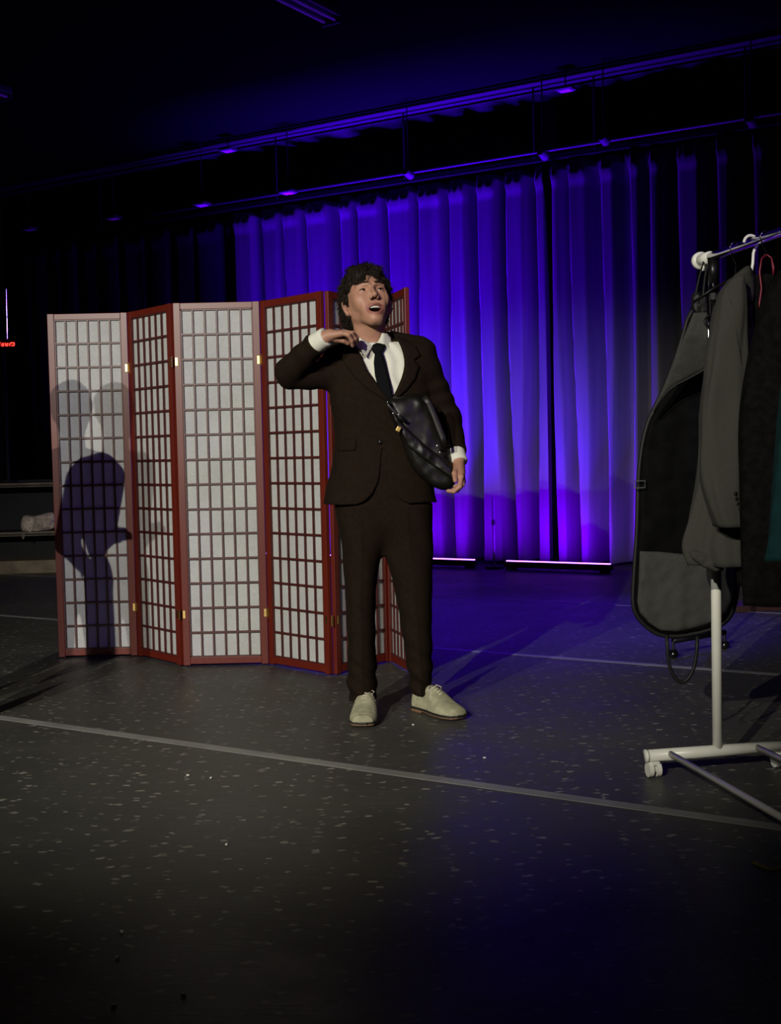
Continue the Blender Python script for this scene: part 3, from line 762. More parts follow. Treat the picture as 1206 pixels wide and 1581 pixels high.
# --- black rolling base with casters behind the garment bag
c0 = WF(1040, 1016); c1 = WF(1119, 1002); d = (c1-c0).normalized(); n_ = Vector((-d.y, d.x, 0))
t = empty('rolling_stand', (c0+c1)/2, 'black wheeled stand base low behind the garment bag handle', 'stand')
mb = MB(); mb.tube([c0+Z*.085, c1+Z*.085], .014, 12); mb.build('base_bar', M['blackmetal'], t, True)
for c in (c0, c1):
    mb = MB(); mb.tube([c-n_*.0-d*.01+Z*.022, c+d*.01+Z*.022], .022, 16); mb.tube([c+Z*.03, c+Z*.085], .007, 8); mb.build('caster', M['blackmetal'], t)
    mb = MB(); mb.tube([c-d*.013+Z*.022, c-d*.010+Z*.022], .011, 12); mb.build('wheel_cap', M['chrome'], t, True)
cm = c0+(c1-c0)*.75
mb = MB(); mb.tube([cm+Z*.085, cm+Z*.62], .014, 12); mb.build('post', M['blackmetal'], t, True)
# yellow tape scrap near the right edge, paper crumbs on the floor
pts = [WF(1164, 1333), WF(1190, 1344), WF(1212, 1339)]
M['yellow'] = simple('yellow_scrap', (.32, .28, .09), .7)
mb = MB()
for a, b in ((0, 1), (1, 2)):
    dd = (pts[b]-pts[a]).normalized(); mb.box((pts[a]+pts[b])/2+Z*.003, ((pts[b]-pts[a]).length, .009, .005), Rfrom(dd, Vector((-dd.y, dd.x, 0))))
o = mb.build('cord_scrap', M['yellow']); tag(o, 'bent yellow scrap on the floor at the lower right edge', 'scrap')
crumbs = [(176, 1554, 'brightest white crumb on the dark floor at the bottom left'), (181, 1480, 'white crumb on the dark floor, third of the four running down the bottom left'), (188, 1440, 'small crumb on the dark floor, uppermost in the bottom left row'),
          (290, 1198, 'white crumb just in front of the tape line, left of two'), (326, 1202, 'white crumb just in front of the tape line, right of two'), (638, 1120, 'tiny white crumb between the two shoes'), (748, 1171, 'small pale crumb right of the right shoe, behind the tape line'),
          (350, 1305, 'pale crumb on the floor at the lower middle left'), (283, 1538, 'flat pale sliver at the bottom of the floor, right of the brightest crumb')]
for i, (x, y, lb) in enumerate(crumbs):
    p = WF(x, y); mb = MB(); r = .006
    mb.box(p+Z*.003, (r*1.6, r, .004), Matrix.Rotation(i*1.1, 3, 'Z'), .001)
    o = mb.build('paper_crumb', M['white']); tag(o, lb, 'crumb', 'white crumbs on the floor')
# box beyond the clothes at the right edge, lying on a low ledge
q0 = WF(1138, 946); q1 = WF(1235, 941); d = (q1-q0).normalized(); n_ = Vector((-d.y, d.x, 0)); R = Rfrom(d, n_)
t = MB(); t.box((q0+q1)/2+n_*.12+Z*.02, ((q1-q0).length, .24, .04), R, .003); o = t.build('floor_ledge', simple('dark_red_wood', (.035, .012, .010), .6)); tag(o, 'low dark red ledge on the floor behind the black clothes at the right', 'ledge')
c = (q0*.3+q1*.7)+n_*.12+Z*.062
t = MB(); t.box(c, (.27, .14, .04), R, .004); o = t.build('small_box', simple('pale_box', (.20, .14, .11), .8)); tag(o, 'small pale box lying on the dark red ledge at the right edge', 'box')
# back wall of the stage wing at the far right is beyond the frame

# ------------------------------------------------------------------ left things on the shelf unit
pc = P0+(P1-P0)*.0
def LU(x, z, back=.0):
    """point on the shelf unit front plane seen in pixel column x, height z"""
    r = ray(x, 800); nn = LN; tt = (P0-CAMP).dot(nn)/r.dot(nn); p = CAMP+r*tt; p.z = z; return p+LN*back
bgp = LU(58, .43)
t = empty('drawstring_bag', LU(55, .40, .1), 'cream crumpled cloth drawstring bag lying on the middle shelf at the left', 'bag')
Yb = (LU(55, .4, .02)).y
poly = [(33, 803), (36, 796), (44, 795), (52, 797), (62, 795), (70, 792), (86, 790), (90, 815), (76, 819), (64, 821), (50, 826), (40, 825), (34, 821), (32, 812)]
pillow('sack', poly, lambda x, y: Yb-.03, .16, M['cloth'], t, step=1.3, edge=9, wr=.035, wsc=.16, corner=False)
mb = MB(); mb.tube([W(35, 821, Yb-.03), W(34.5, 828, Yb-.035), W(36, 832.5, Yb-.035), W(37.5, 829, Yb-.035), W(36.5, 822, Yb-.03)], .004, 6); mb.build('drawstring', M['cloth'], t, True)
# red LED display and a thin rod standing on the same spot at the upper left
dp = LU(8, 2.06, .12)
t = empty('led_display', dp, 'small black display with glowing red lettering at the left edge', 'LED display')
yq = dp.y
mb = MB(); mb.box(W(0, 531, yq+.03), (.30, .04, .085), Rfrom(Vector((1, 0, 0)), Vector((0, 1, 0))), .005); mb.build('case', M['black'], t)
mb = MB()
def seg(pts):
    mb.tube([W(x, y, yq+.006) for x, y in pts], .0055, 6)
seg([(-1, 534), (-1, 529), (0.5, 529)]); seg([(3, 534), (3, 530.5), (5, 530), (5.3, 534), (3, 534)]); seg([(8, 529.5), (9.2, 534), (11.2, 534), (12, 529.5)])
seg([(15, 534), (15, 531), (17, 529.3), (22, 529.3), (22, 533), (18, 533.5)]); seg([(-5, 529.5), (-3.5, 534)])
mb.build('red_lettering', M['redled'], t)
st_ = LU(8, 0, .12)
mb = MB(); mb.tube([Vector((dp.x, dp.y+.06, .837)), Vector((dp.x, dp.y+.06, 2.03))], .012, 8); mb.tube([Vector((dp.x, dp.y+.06, .837)), Vector((dp.x, dp.y+.06, .85))], .08, 12); mb.build('pole', M['black'], t)
a_ = W(11.5, 527, yq+.02); b_ = W(9.5, 446, yq+.02)
rb = empty('metal_rod', a_, 'thin upright metal rod standing on the red display at the left edge', 'rod')
mid = a_+(b_-a_)*.46
mb = MB(); mb.tube([a_, mid], .007, 8); mb.build('lower_section', M['chrome'], rb); mb = MB(); mb.tube([mid+(b_-a_)*.01, b_], .006, 8); mb.build('upper_section', M['chrome'], rb)
mb = MB(); mb.tube([mid-(b_-a_)*.005, mid+(b_-a_)*.015], .009, 8); mb.build('joint', M['black'], rb)
# ------------------------------------------------------------------ the man
M['suit'] = simple('dark_brown_suiting', (.0100, .0055, .0026), .9, var=.12, scale=60, bump=.15, bscale=500, spec=.12)
M['shirt'] = simple('cream_shirt', (.60, .60, .50), .75, var=.04, bump=.1, bscale=60)
M['tie'] = simple('black_tie', (.0035, .0035, .0045), .8, spec=.08)
M['skin'] = simple('skin', (.36, .188, .122), .52, var=.06, scale=25, spec=.35)
M['skin'].node_tree.nodes['Principled BSDF'].inputs['Subsurface Weight'].default_value = .15
M['skin'].node_tree.nodes['Principled BSDF'].inputs['Subsurface Radius'].default_value = (.01, .004, .002)
M['lips'] = simple('lips', (.23, .095, .070), .4, var=.05)
M['mouth'] = simple('mouth_inside', (.035, .010, .010), .6)
M['teeth'] = simple('teeth', (.62, .58, .48), .3, var=.03)
M['tongue'] = simple('tongue', (.22, .07, .06), .4)
M['eyewhite'] = simple('eye_white', (.45, .42, .38), .25, var=.02)
M['iris'] = simple('brown_iris', (.02, .010, .006), .2)
M['hair'] = simple('dark_brown_hair', (.013, .0085, .005), .7, var=.3, scale=80, spec=.18)
M['suede'] = simple('khaki_suede', (.30, .29, .19), .95, var=.16, scale=40, bump=.3, bscale=220, spec=.2)
M['sole'] = simple('black_welt', (.012, .011, .010), .6)
M['heelm'] = simple('tan_stacked_sole', (.16, .09, .05), .6)
M['lace'] = simple('cream_lace', (.55, .48, .38), .8)
M['leather'] = simple('black_leather', (.0065, .0055, .0045), .42, var=.3, scale=20, bump=.10, bscale=60, spec=.26)
M['silver'] = simple('silver_hardware', (.55, .55, .55), .2, 1.0)

MY = 4.88
man = empty('person', (0.0, 4.88, 0), 'man in dark brown suit and black tie, mouth open, one hand at his collar', 'person')
def a3(v): return np.array([v.x, v.y, v.z], np.float32)
def wz(x, y, Y=MY): return W(x, y, Y).z
def wx(x, y, Y=MY): return W(x, y, Y).x
# ---- head frame
HS = 1.045
yaw, pit, rol = math.radians(14), math.radians(20), math.radians(3.5)
ef = Vector((math.sin(yaw), -math.cos(yaw), 0)); ex = Vector((math.cos(yaw), math.sin(yaw), 0)); eu = Vector((0, 0, 1))
ef, eu = ef*math.cos(pit)+eu*math.sin(pit), eu*math.cos(pit)-ef*math.sin(pit)
ex, eu = ex*math.cos(rol)+eu*math.sin(rol), eu*math.cos(rol)-ex*math.sin(rol)
EYE = W(573.5, 447, 4.775)
HC = EYE - ef*(.078*HS)
HR = np.array([list(ex), list(ef), list(eu)], np.float32).T      # columns = axes
def to_head(P): return ((P-a3(HC))@HR)/HS
def from_head(x, f, u): return HC+(ex*x+ef*f+eu*u)*HS

def f_head(P):
    q = to_head(P); x, f, u = q[:, 0], q[:, 1], q[:, 2]
    s = q.copy(); s[:, 0] = np.abs(s[:, 0])
    E = lambda c, r: f_ell(s, c, r)
    Cn = lambda a, b, ra, rb: f_cone(s, a, b, ra, rb)
    d = E((0, -.012, .032), (.074, .096, .083))
    d = sm_union(d, E((0, .028, -.020), (.057, .058, .078)), .03)
    d = sm_union(d, Cn((.046, -.004, -.066), (.013, .060, -.118), .013, .015), .028)          # jaw line
    d = sm_union(d, Cn((.053, -.006, -.03), (.046, -.004, -.066), .015, .013), .025)
    d = sm_union(d, E((0, .073, -.116), (.020, .016, .016)), .016)                      # chin
    d = sm_union(d, E((0, .054, -.086), (.040, .034, .032)), .025)                     # muzzle
    d = sm_union(d, E((.043, .052, -.030), (.021, .022, .019)), .020)                  # cheekbone
    d = sm_union(d, E((.030, .060, -.060), (.016, .016, .022)), .02)
    d = sm_union(d, E((.050, .020, -.020), (.013, .040, .038)), .03)                   # cheek fold
    d = sm_union(d, Cn((.012, .086, .018), (.046, .066, .019), .0075, .008), .012)       # brow ridge
    d = sm_sub(d, E((.032, .094, -.001), (.020, .0185, .0125)), .012)                   # socket
    d = sm_union(d, Cn((0, .087, .004), (0, .107, -.032), .0062, .0095), .011)           # nose bridge
    d = sm_union(d, E((0, .107, -.036), (.0100, .0110, .0090)), .007)
    d = sm_union(d, E((.0125, .096, -.040), (.0075, .0105, .0075)), .006)              # nostril wing
    d = sm_sub(d, E((.0065, .103, -.0465), (.0036, .0050, .0045)), .002)
    # eyelids: lid ball with slit
    lid = f_ell(s, (.0325, .0685, -.002), (.0155, .0150, .0140))
    slit = np.maximum(np.abs(u+.003-.0020*np.cos((s[:, 0]-.0325)*110))-.0038*np.clip(1-((s[:, 0]-.0325)/.0135)**2, 0, 1), .066-f)
    lid = np.maximum(lid, -slit)
    d = sm_union(d, lid, .004)
    d = np.maximum(d, -np.maximum(f_ell(s, (.0325, .067, -.002), (.0118, .0118, .0118)), -.5))
    # mouth opening and lips; corners pulled up slightly
    um = u - 7*x*x
    q2 = np.stack([x, f, um], 1)
    hole = f_ell(q2, (0, .080, -.084), (.0285, .034, .0165))
    d = sm_sub(d, hole, .004)
    
    rim = np.sqrt((x/.0300)**2+((um+.084)/.0190)**2)
    tubed = np.sqrt(((rim-1)*.019)**2+(f-(.0900-22*x*x))**2)-np.where(um > -.083, .0048, .0062)
    d = sm_union(d, tubed.astype(np.float32), .005)
    # ear
    eR = np.array([[.35, .93, 0], [-.93, .35, .18], [.17, -.06, .98]], np.float32)
    ear = f_ell(s, (.084, -.016, -.028), (.0205, .0085, .032), np.array([[.62, .78, 0], [-.76, .60, .2], [.16, -.12, .98]], np.float32).T)
    ear = sm_sub(ear, f_ell(s, (.090, -.004, -.022), (.010, .009, .017)), .004)
    ear = sm_union(ear, f_ell(s, (.080, -.007, -.051), (.007, .008, .009)), .008)
    d = sm_union(d, ear, .006)
    return d*HS
def finger(P, pts, r0, r1, k=.004):
    d = None
    n = len(pts)-1
    for i in range(n):
        ra = r0+(r1-r0)*i/n; rb = r0+(r1-r0)*(i+1)/n
        e = f_cone(P, pts[i], pts[i+1], ra, rb); d = e if d is None else sm_union(d, e, k)
    return d
Wn = lambda x, y, Y: a3(W(x, y, Y))
# arms (skeleton, in pixels and depth)
RS, RE, RWr = Wn(530, 562, 4.88), Wn(444, 578, 4.80), Wn(500, 522, 4.665)
LS, LE, LW = Wn(648, 556, 4.90), Wn(694, 652, 4.93), Wn(708, 708, 4.745)
def f_handR(P):                                                # at his right lapel, back of the hand up
    kn = [(527, 513.5, 4.640), (531, 512.5, 4.660), (534, 513, 4.680), (536, 515, 4.698)]
    d = f_cone(P, RWr, Wn(509, 517.5, 4.665), .026, .023)
    for i, (x, y, Y) in enumerate(kn):
        d = sm_union(d, f_cone(P, Wn(507, 518, 4.655+.012*i), Wn(x, y+1.5, Y), .017, .0125), .012)
    tips = [[(527, 514, 4.640), (538, 517, 4.632), (543, 526, 4.645), (544.5, 534, 4.662)],
            [(531, 513, 4.660), (542.5, 515, 4.650), (548, 523, 4.662), (549, 530, 4.68)],
            [(534, 513.5, 4.680), (545, 514.5, 4.674), (551, 521, 4.685), (552, 528, 4.70)],
            [(536, 515.5, 4.698), (545, 515, 4.700), (550, 519, 4.708), (552, 524, 4.716)]]
    for i, t in enumerate(tips):
        d = sm_union(d, finger(P, [Wn(*q) for q in t], [.0098, .0100, .0095, .0084][i], [.0076, .0077, .0073, .0066][i]), .004)
    d = sm_union(d, finger(P, [Wn(509, 521, 4.668), Wn(519, 524, 4.668), Wn(530, 526, 4.672), Wn(537, 530, 4.682)], .0125, .0085), .010)
    return d
def f_handL(P):                                                # wrapped under the corner of the bag
    d = f_cone(P, LW, Wn(708.5, 720, 4.715), .025, .022)
    rows = [[(712, 736, 4.640), (710, 751, 4.622), (701, 758.5, 4.620), (692, 758, 4.628)],
            [(713.5, 732, 4.662), (714, 748, 4.638), (706, 757, 4.633), (697, 758.5, 4.642)],
            [(714, 729, 4.684), (715.5, 744, 4.662), (709, 753, 4.655), (700, 756, 4.662)],
            [(713, 727, 4.704), (714, 740, 4.688), (709, 748, 4.682), (702, 751, 4.688)]]
    for i, t in enumerate(rows):
        d = sm_union(d, f_cone(P, Wn(709, 720, 4.70+.008*i), Wn(*t[0]), .016, .0118), .010)
    for i, t in enumerate(rows):
        d = sm_union(d, finger(P, [Wn(*q) for q in t], [.0098, .0100, .0095, .0085][i], [.0078, .0078, .0074, .0066][i]), .0035)
    d = sm_union(d, finger(P, [Wn(705, 722, 4.69), Wn(702, 731, 4.645), Wn(703, 742, 4.620)], .0125, .0088), .008)
    return d
# leg sections (pixel y, left x, right x)
LEG_L = [(782, 520, 594), (820, 524, 592), (850, 528, 590), (900, 532, 582), (950, 534.5, 580), (1000, 537, 580.5), (1035, 536, 582), (1060, 537, 582), (1079, 539.5, 581)]
LEG_R = [(782, 591, 664), (820, 593, 667), (850, 595, 668.5), (900, 607, 668), (950, 616.5, 667), (1000, 624, 667.5), (1030, 629, 668), (1050, 632, 666), (1068, 633, 664)]
def leg_arrays(sec, Y0, Y1, b0, b1):
    zs = []; cx = []; aa = []; cy = []; bb = []
    n = len(sec)
    for i, (y, l, r) in enumerate(sec):
        t = i/(n-1); Y = Y0+(Y1-Y0)*t; c = W((l+r)/2, y, Y); zs.append(c.z); cx.append(c.x); cy.append(Y); aa.append((r-l)/2*Y/FPX); bb.append(b0+(b1-b0)*t)
    o = np.argsort(zs); f = lambda v: np.array(v)[o]
    return f(zs), f(cx), f(cy), f(aa), f(bb)
LL = leg_arrays(LEG_L, 4.885, 4.835, .105, .086); LR = leg_arrays(LEG_R, 4.885, 4.885, .105, .072)
TOR = [(521, 560, 600, .062), (527, 540, 622, .075), (534, 523, 650, .088), (545, 517, 661, .100), (560, 512, 665, .112), (585, 509, 666, .122), (612, 509, 666, .124), (650, 515, 664, .119), (684, 517, 663, .117), (710, 514, 665, .122), (740, 507, 669, .130), (777, 498, 673, .138)]
tz = np.array([wz(560, r[0]) for r in TOR])[::-1]
tcx = np.array([wx((r[1]+r[2])/2, r[0]) for r in TOR])[::-1]; ta = np.array([(r[2]-r[1])/2*MY/FPX for r in TOR])[::-1]; tb = np.array([r[3] for r in TOR])[::-1]
tcy = np.full(len(TOR), MY)
def f_torso(P, inset=0.0, p=2.35):
    return f_loft(P, tz, tcx, tcy, ta-inset, tb-inset, p)
NB = Wn(571, 531, 4.885); NT = a3(from_head(0, -.030, -.075))
def f_neck(P):
    d = f_cone(P, NB, NT, .064, .057)
    d = sm_union(d, f_cone(P, a3(from_head(-.05, -.03, -.06)), Wn(566, 530, 4.84), .018, .014), .02)
    d = sm_union(d, f_cone(P, a3(from_head(.05, -.03, -.06)), Wn(580, 530, 4.84), .018, .014), .02)
    return d
def f_body(P):
    d = np.full(len(P), .5, np.float32)
    def part(lo, hi, fn, k=0.0):
        nonlocal d
        mk = boxmask(P, lo, hi)
        if mk.any():
            v = fn(P[mk])
            d[mk] = sm_union(d[mk], v, k) if k else np.minimum(d[mk], v)
    hc = a3(HC)
    part(hc-.22, hc+.22, f_head)
    part(NB-.16, np.maximum(NB, NT)+.12, f_neck, .022)
    part((-.45, 4.6, .75), (.35, 5.15, 1.56), lambda q: f_torso(q, .042), .02)
    part((-.55, 4.5, 1.1), (.1, 5.1, 1.65), lambda q: sm_union(f_cone(q, RS, RE, .048, .038), f_cone(q, RE, RWr, .038, .025), .01), .02)
    part((.05, 4.5, .8), (.4, 5.1, 1.6), lambda q: sm_union(f_cone(q, LS, LE, .046, .038), f_cone(q, LE, LW, .038, .025), .01), .02)
    part((-.35, 4.5, 1.35), (-.02, 4.85, 1.6), f_handR, .008)
    part((.12, 4.5, .75), (.40, 4.85, 1.1), f_handL, .008)
    part((-.3, 4.6, .0), (.3, 5.1, 1.0), lambda q: np.minimum(f_loft(q, LL[0], LL[1], LL[2], LL[3]*.72, LL[4]*.72), f_loft(q, LR[0], LR[1], LR[2], LR[3]*.72, LR[4]*.72)), .03)
    part((-.35, 4.5, .0), (.4, 5.1, .3), lambda q: np.minimum(f_cone(q, Wn(560, 1070, 4.875), (-.118, 4.80, .050), .038, .026), f_cone(q, Wn(648, 1060, 4.905), (.17, 4.86, .050), .038, .026)), .02)
    return d
xs = axis([(-.46, -.24, .006), (-.24, -.165, .0030), (-.165, .02, .0019), (.02, .22, .007), (.22, .31, .0030)])
ysx = axis([(4.60, 4.72, .0030), (4.72, 4.86, .0021), (4.86, 4.98, .0045), (4.98, 5.10, .010)])
zsx = axis([(.03, .86, .011), (.86, .99, .0030), (.99, 1.44, .010), (1.44, 1.52, .0028), (1.52, 1.82, .0020)])
body = sdf_obj('body', xs, ysx, zsx, f_body, M['skin'], man)
def sst(v, a, b):
    t = np.clip((v-a)/(b-a), 0, 1); return t*t*(3-2*t)
bv = np.array([tuple(v.co) for v in body.data.vertices], np.float32)
q = to_head(bv); x, f, u = q.T; um = u-7*x*x
rim = np.sqrt((x/.0300)**2+((um+.084)/.0190)**2)
near = ((f > .045) & (np.abs(u+.083) < .045) & (np.abs(x) < .045)).astype(float)
lipw = near*sst(f, .060, .068)*(1-sst(rim, 1.12, 1.34))*.9
mw = near*(1-sst(rim, .70, .86))*(1-sst(f, .080, .088))
for nm, arr in (('lip_area', lipw), ('mouth_area', mw)):
    at = body.data.attributes.new(nm, 'FLOAT', 'POINT'); at.data.foreach_set('value', arr.astype(np.float32))
nt = M['skin'].node_tree; b_ = nt.nodes['Principled BSDF']; src = b_.inputs['Base Color'].links[0].from_socket
for nm, col in (('lip_area', (.25, .085, .065, 1)), ('mouth_area', (.035, .010, .010, 1))):
    an = sn(nt, 'ShaderNodeAttribute', attribute_name=nm); mx = sn(nt, 'ShaderNodeMixRGB'); mx.inputs[2].default_value = col
    nt.links.new(an.outputs['Fac'], mx.inputs[0]); nt.links.new(src, mx.inputs[1]); src = mx.outputs[0]
nt.links.new(src, b_.inputs['Base Color'])
# eyes, teeth, tongue, brows
for sx_ in (-1, 1):
    c = from_head(.0325*sx_, .0668, -.002); gaze = (ef*.86+ex*.42+eu*.03).normalized()
    bm = bmesh.new(); bmesh.ops.create_uvsphere(bm, u_segments=24, v_segments=16, radius=.0117*HS)
    R = gaze.to_track_quat('Z', 'Y').to_matrix()
    for v in bm.verts: v.co = R @ v.co + c
    bm.faces.ensure_lookup_table()
    me = bpy.data.meshes.new('eye'); bm.to_mesh(me); me.materials.append(M['eyewhite']); me.materials.append(M['iris'])
    for f in me.polygons:
        f.use_smooth = True
        if (f.center-c).normalized().dot(gaze) > .80: f.material_index = 1
    o = bpy.data.objects.new('eye', me); COL.objects.link(o); o.parent = body; bm.free()
    mb = MB()
    mb.tube([from_head((.0325+dx)*sx_, .0690+.0150*math.sqrt(max(.05, 1-(dx/.0158)**2-.08)), -.0018+.0042*(1-(dx/.0145)**2)) for dx in np.linspace(-.0125, .0135, 9)], [.0005, .0009, .0012, .0013, .0013, .0013, .0013, .0011, .0006], 6)
    mb.build('eyelashes', M['hair'], body, True)
    # eyebrow: a thin raised strip following the ridge
    mb = MB(); pts = []; rr = []
    for t in np.linspace(0, 1, 10):
        x = .011+.037*t; uu = .0205+.0085*math.sin(t*2.4)-.002*t
        fs_ = np.linspace(.12, .03, 90); v = f_head(np.array([tuple(from_head(x*sx_, q_, uu)) for q_ in fs_], np.float32)); k_ = np.nonzero(v < 0)[0]
        pts.append(from_head(x*sx_, float(fs_[k_[0]]) if len(k_) else .08, uu)); rr.append((.0020, .0014+.0038*math.sin(.35+2.4*t)))
    mb.tube(pts, rr, 8, flat=ef); mb.build('eyebrow', M['hair'], body, True)
mb = MB()
for k in range(-4, 5):
    x = k*.0046; mb.box(from_head(x, .0845-22*x*x, -.0735+5*x*x), (.0044*HS, .003, .0072*HS if abs(k) < 4 else .006), Rfrom(ex, -ef, eu), .0008)
mb.build('upper_teeth', M['teeth'], body, True)
mb = MB(); mb.tube([from_head(0, .03, -.092), from_head(0, .055, -.093), from_head(0, .074, -.0945)], [(.010, .016), (.007, .016), (.003, .011)], 14, flat=eu); mb.build('tongue', M['tongue'], body, True)

# ---- hair: swept, curly, one mesh
def f_hair(P):
    q = to_head(P); x, f, u = q.T
    n = vnoise(q, 95, .3)*.0045+vnoise(q, 210, 2.)*.0022+vnoise(q, 42, 4.)*.006
    d = f_ell(q, (0, -.022, .038), (.095, .108, .085))
    d = sm_union(d, f_ell(q, (-.020, .040, .092), (.050, .036, .022)), .02)
    d = sm_union(d, f_ell(q, (.022, .044, .088), (.042, .034, .022)), .02)
    d = sm_union(d, f_ell(q, (-.058, -.058, -.03), (.034, .05, .060)), .03)              # back of the head, image left
    d = sm_union(d, f_ell(q, (.06, -.052, -.02), (.028, .05, .058)), .03)
    d = sm_union(d, f_ell(q, (-.048, -.078, -.085), (.026, .026, .035)), .02)            # nape curls
    d = d-n
    # face opening: in front of the hairline
    hl = .047+.010*np.sin(x*70+.6)+.006*np.sin(x*160)-.9*np.abs(x)**1.25*1.4
    face = np.maximum(u-hl-.012*(f < .05), .018-f+.9*np.clip(-(u+.0), 0, .1)*0-.0*x)
    side = np.maximum(np.maximum(.004-f, u-.055+.35*(np.abs(x)-.05)), -.2)
    op = np.maximum(u-hl, .040-f)
    op2 = np.maximum(np.maximum(u-.020, .004-f), -1)                                  # temples and sideburns
    opc = np.minimum(op, op2)
    d = sm_sub(d, opc, .010)
    # clear the ear on image left
    ear = f_ell(q*np.array([1, 1, 1], np.float32), (-.090, -.002, -.036), (.030, .026, .028))
    d = sm_sub(d, ear, .006)
    d = np.maximum(d, -(u+.13))
    return d*HS*.85
hc = a3(HC)
hair = sdf_obj('hair', axis([(hc[0]-.15, hc[0]+.15, .0026)]), axis([(hc[1]-.16, hc[1]+.18, .0030)]), axis([(hc[2]-.15, hc[2]+.17, .0026)]), f_hair, M['hair'], man)
# curly locks on the surface of the hair
hv = np.array([tuple(v.co) for v in hair.data.vertices]); hn = np.array([tuple(v.normal) for v in hair.data.vertices])
rs = random.Random(4); mb = MB()
cands = [i for i in rs.sample(range(len(hv)), min(len(hv), 9000))]
cnt = 0
for i in cands:
    q = to_head(hv[i:i+1].astype(np.float32))[0]; nn = hn[i]@HR
    if (q[1] > .03 and q[2] < .035) or q[2] < -.11: continue
    if cnt > 3200: break
    cnt += 1
    p = Vector(hv[i]); nv = Vector(hn[i])
    # flow: from the crown outwards and down, fringe forwards
    fl = ex*(q[0]*7)+ef*(.55 if q[1] > 0 else -.3)-eu*(.55 if abs(q[0]) > .05 or q[1] < -.04 else .18)
    fl = fl+Vector((rs.uniform(-1, 1), rs.uniform(-1, 1), rs.uniform(-1, 1)))*.28
    fl = (fl-nv*fl.dot(nv)).normalized(); sd = fl.cross(nv)
    Ls = rs.uniform(.016, .036); ph = rs.uniform(0, 6); am = rs.uniform(.002, .005); r = rs.uniform(.0005, .0011)
    pts = [p+fl*(Ls*t)+nv*(.0004+.0028*math.sin(t*2.6))+sd*(am*math.sin(ph+t*5)) for t in np.linspace(0, 1, 6)]
    mb.tube(pts, [r, r*1.2, r*1.2, r, r*.8, r*.3], 4, cap=False)
mb.build('curly_locks', M['hair'], hair, True)

# ---- trousers
def f_trousers(P):
    dl = f_loft(P, *LL, p=2.2); dr = f_loft(P, *LR, p=2.2)
    d = sm_union(dl, dr, .022)
    hip = f_loft(P, [wz(590, 852), wz(590, 832), wz(590, 812), wz(590, 790), wz(590, 770), wz(590, 650)], [wx(594, 852), wx(595, 832), wx(595, 812), wx(594, 790), wx(592, 770), wx(590, 650)], [MY]*6, [.06, .13, .168, .180, .184, .160], [.030, .072, .098, .110, .116, .104], 2.3)
    d = sm_union(d, hip, .03)
    z = P[:, 2]
    # soft creases: diagonal drags from crotch, breaks above the shoe
    w = .0022*np.sin(P[:, 2]*55+P[:, 0]*30+2*np.sin(P[:, 0]*17))*np.clip((.62-z)/.4, 0, 1)+.0035*np.sin(z*95+P[:, 0]*60)*np.clip((.32-z)/.2, 0, 1)
    w = w+.0025*np.sin((P[:, 0]*.9+z*.35)*70)*np.exp(-((z-.68)/.12)**2)
    w = w+.0030*np.exp(-np.abs(P[:, 0]-smooth_interp(z, LR[0], LR[1]))/.006)*(P[:, 1] < MY)+.0030*np.exp(-np.abs(P[:, 0]-smooth_interp(z, LL[0], LL[1]))/.006)*(P[:, 1] < MY)
    w = w*(z < .95)
    cr = -.004*np.exp(-(((P[:, 0]-smooth_interp(z, LL[0], LL[1]))/.006)**2))*(P[:, 1] < MY)
    return d-w
trs = sdf_obj('trousers', axis([(-.24, .22, .0055)]), axis([(4.74, 5.03, .006)]), axis([(.03, 1.165, .007)]), f_trousers, M['suit'], man)

# ---- shirt: torso under the jacket, collar, cuffs
def f_shirt(P):
    d = f_torso(P, .012)
    w = .0022*np.sin(P[:, 0]*120+P[:, 2]*60+2*np.sin(P[:, 2]*30))
    return sm_union(d-w, f_cone(P, Wn(572, 536, 4.86), Wn(571, 524, 4.87), .080, .066), .02)
sh = sdf_obj('shirt', axis([(-.22, .20, .0045)]), axis([(4.70, 5.02, .006)]), axis([(1.13, 1.50, .005)]), lambda P: np.maximum(f_shirt(P), P[:, 2]-(1.466+.10*(P[:, 1]-4.82))), M['shirt'], man)

# ---- jacket
VL = [(546, 515), (555, 545), (566, 570), (584, 597), (602, 618), (605, 616), (614, 598), (622, 578), (625, 560), (621, 540), (613, 524), (606, 512), (575, 500)]
cut = [(589, 694), (592, 690), (600, 700), (597, 712), (597, 735), (603, 755), (616, 770), (640, 782), (640, 800), (540, 800), (543, 781), (562, 775), (577, 760), (585, 740), (588, 715)]
def inv_px(P):
    """pixel coordinates of world points"""
    r = P-np.array([0, 0, CAMH], np.float32); d = r@a3(_f0)
    return np.stack([603+FPX*(r@a3(C_R))/d, 790.5-FPX*(r@a3(C_U))/d], 1)
VLs = smooth_poly(VL, 1); cuts = smooth_poly(cut, 1)
def f_jbase(P):
    d = f_torso(P, 0.0)
    d = sm_union(d, f_cone(P, Wn(596, 530, 4.885), Wn(648, 544, 4.885), .052, .064), .03)
    return sm_union(d, f_cone(P, Wn(552, 531, 4.885), Wn(526, 549, 4.885), .050, .066), .03)
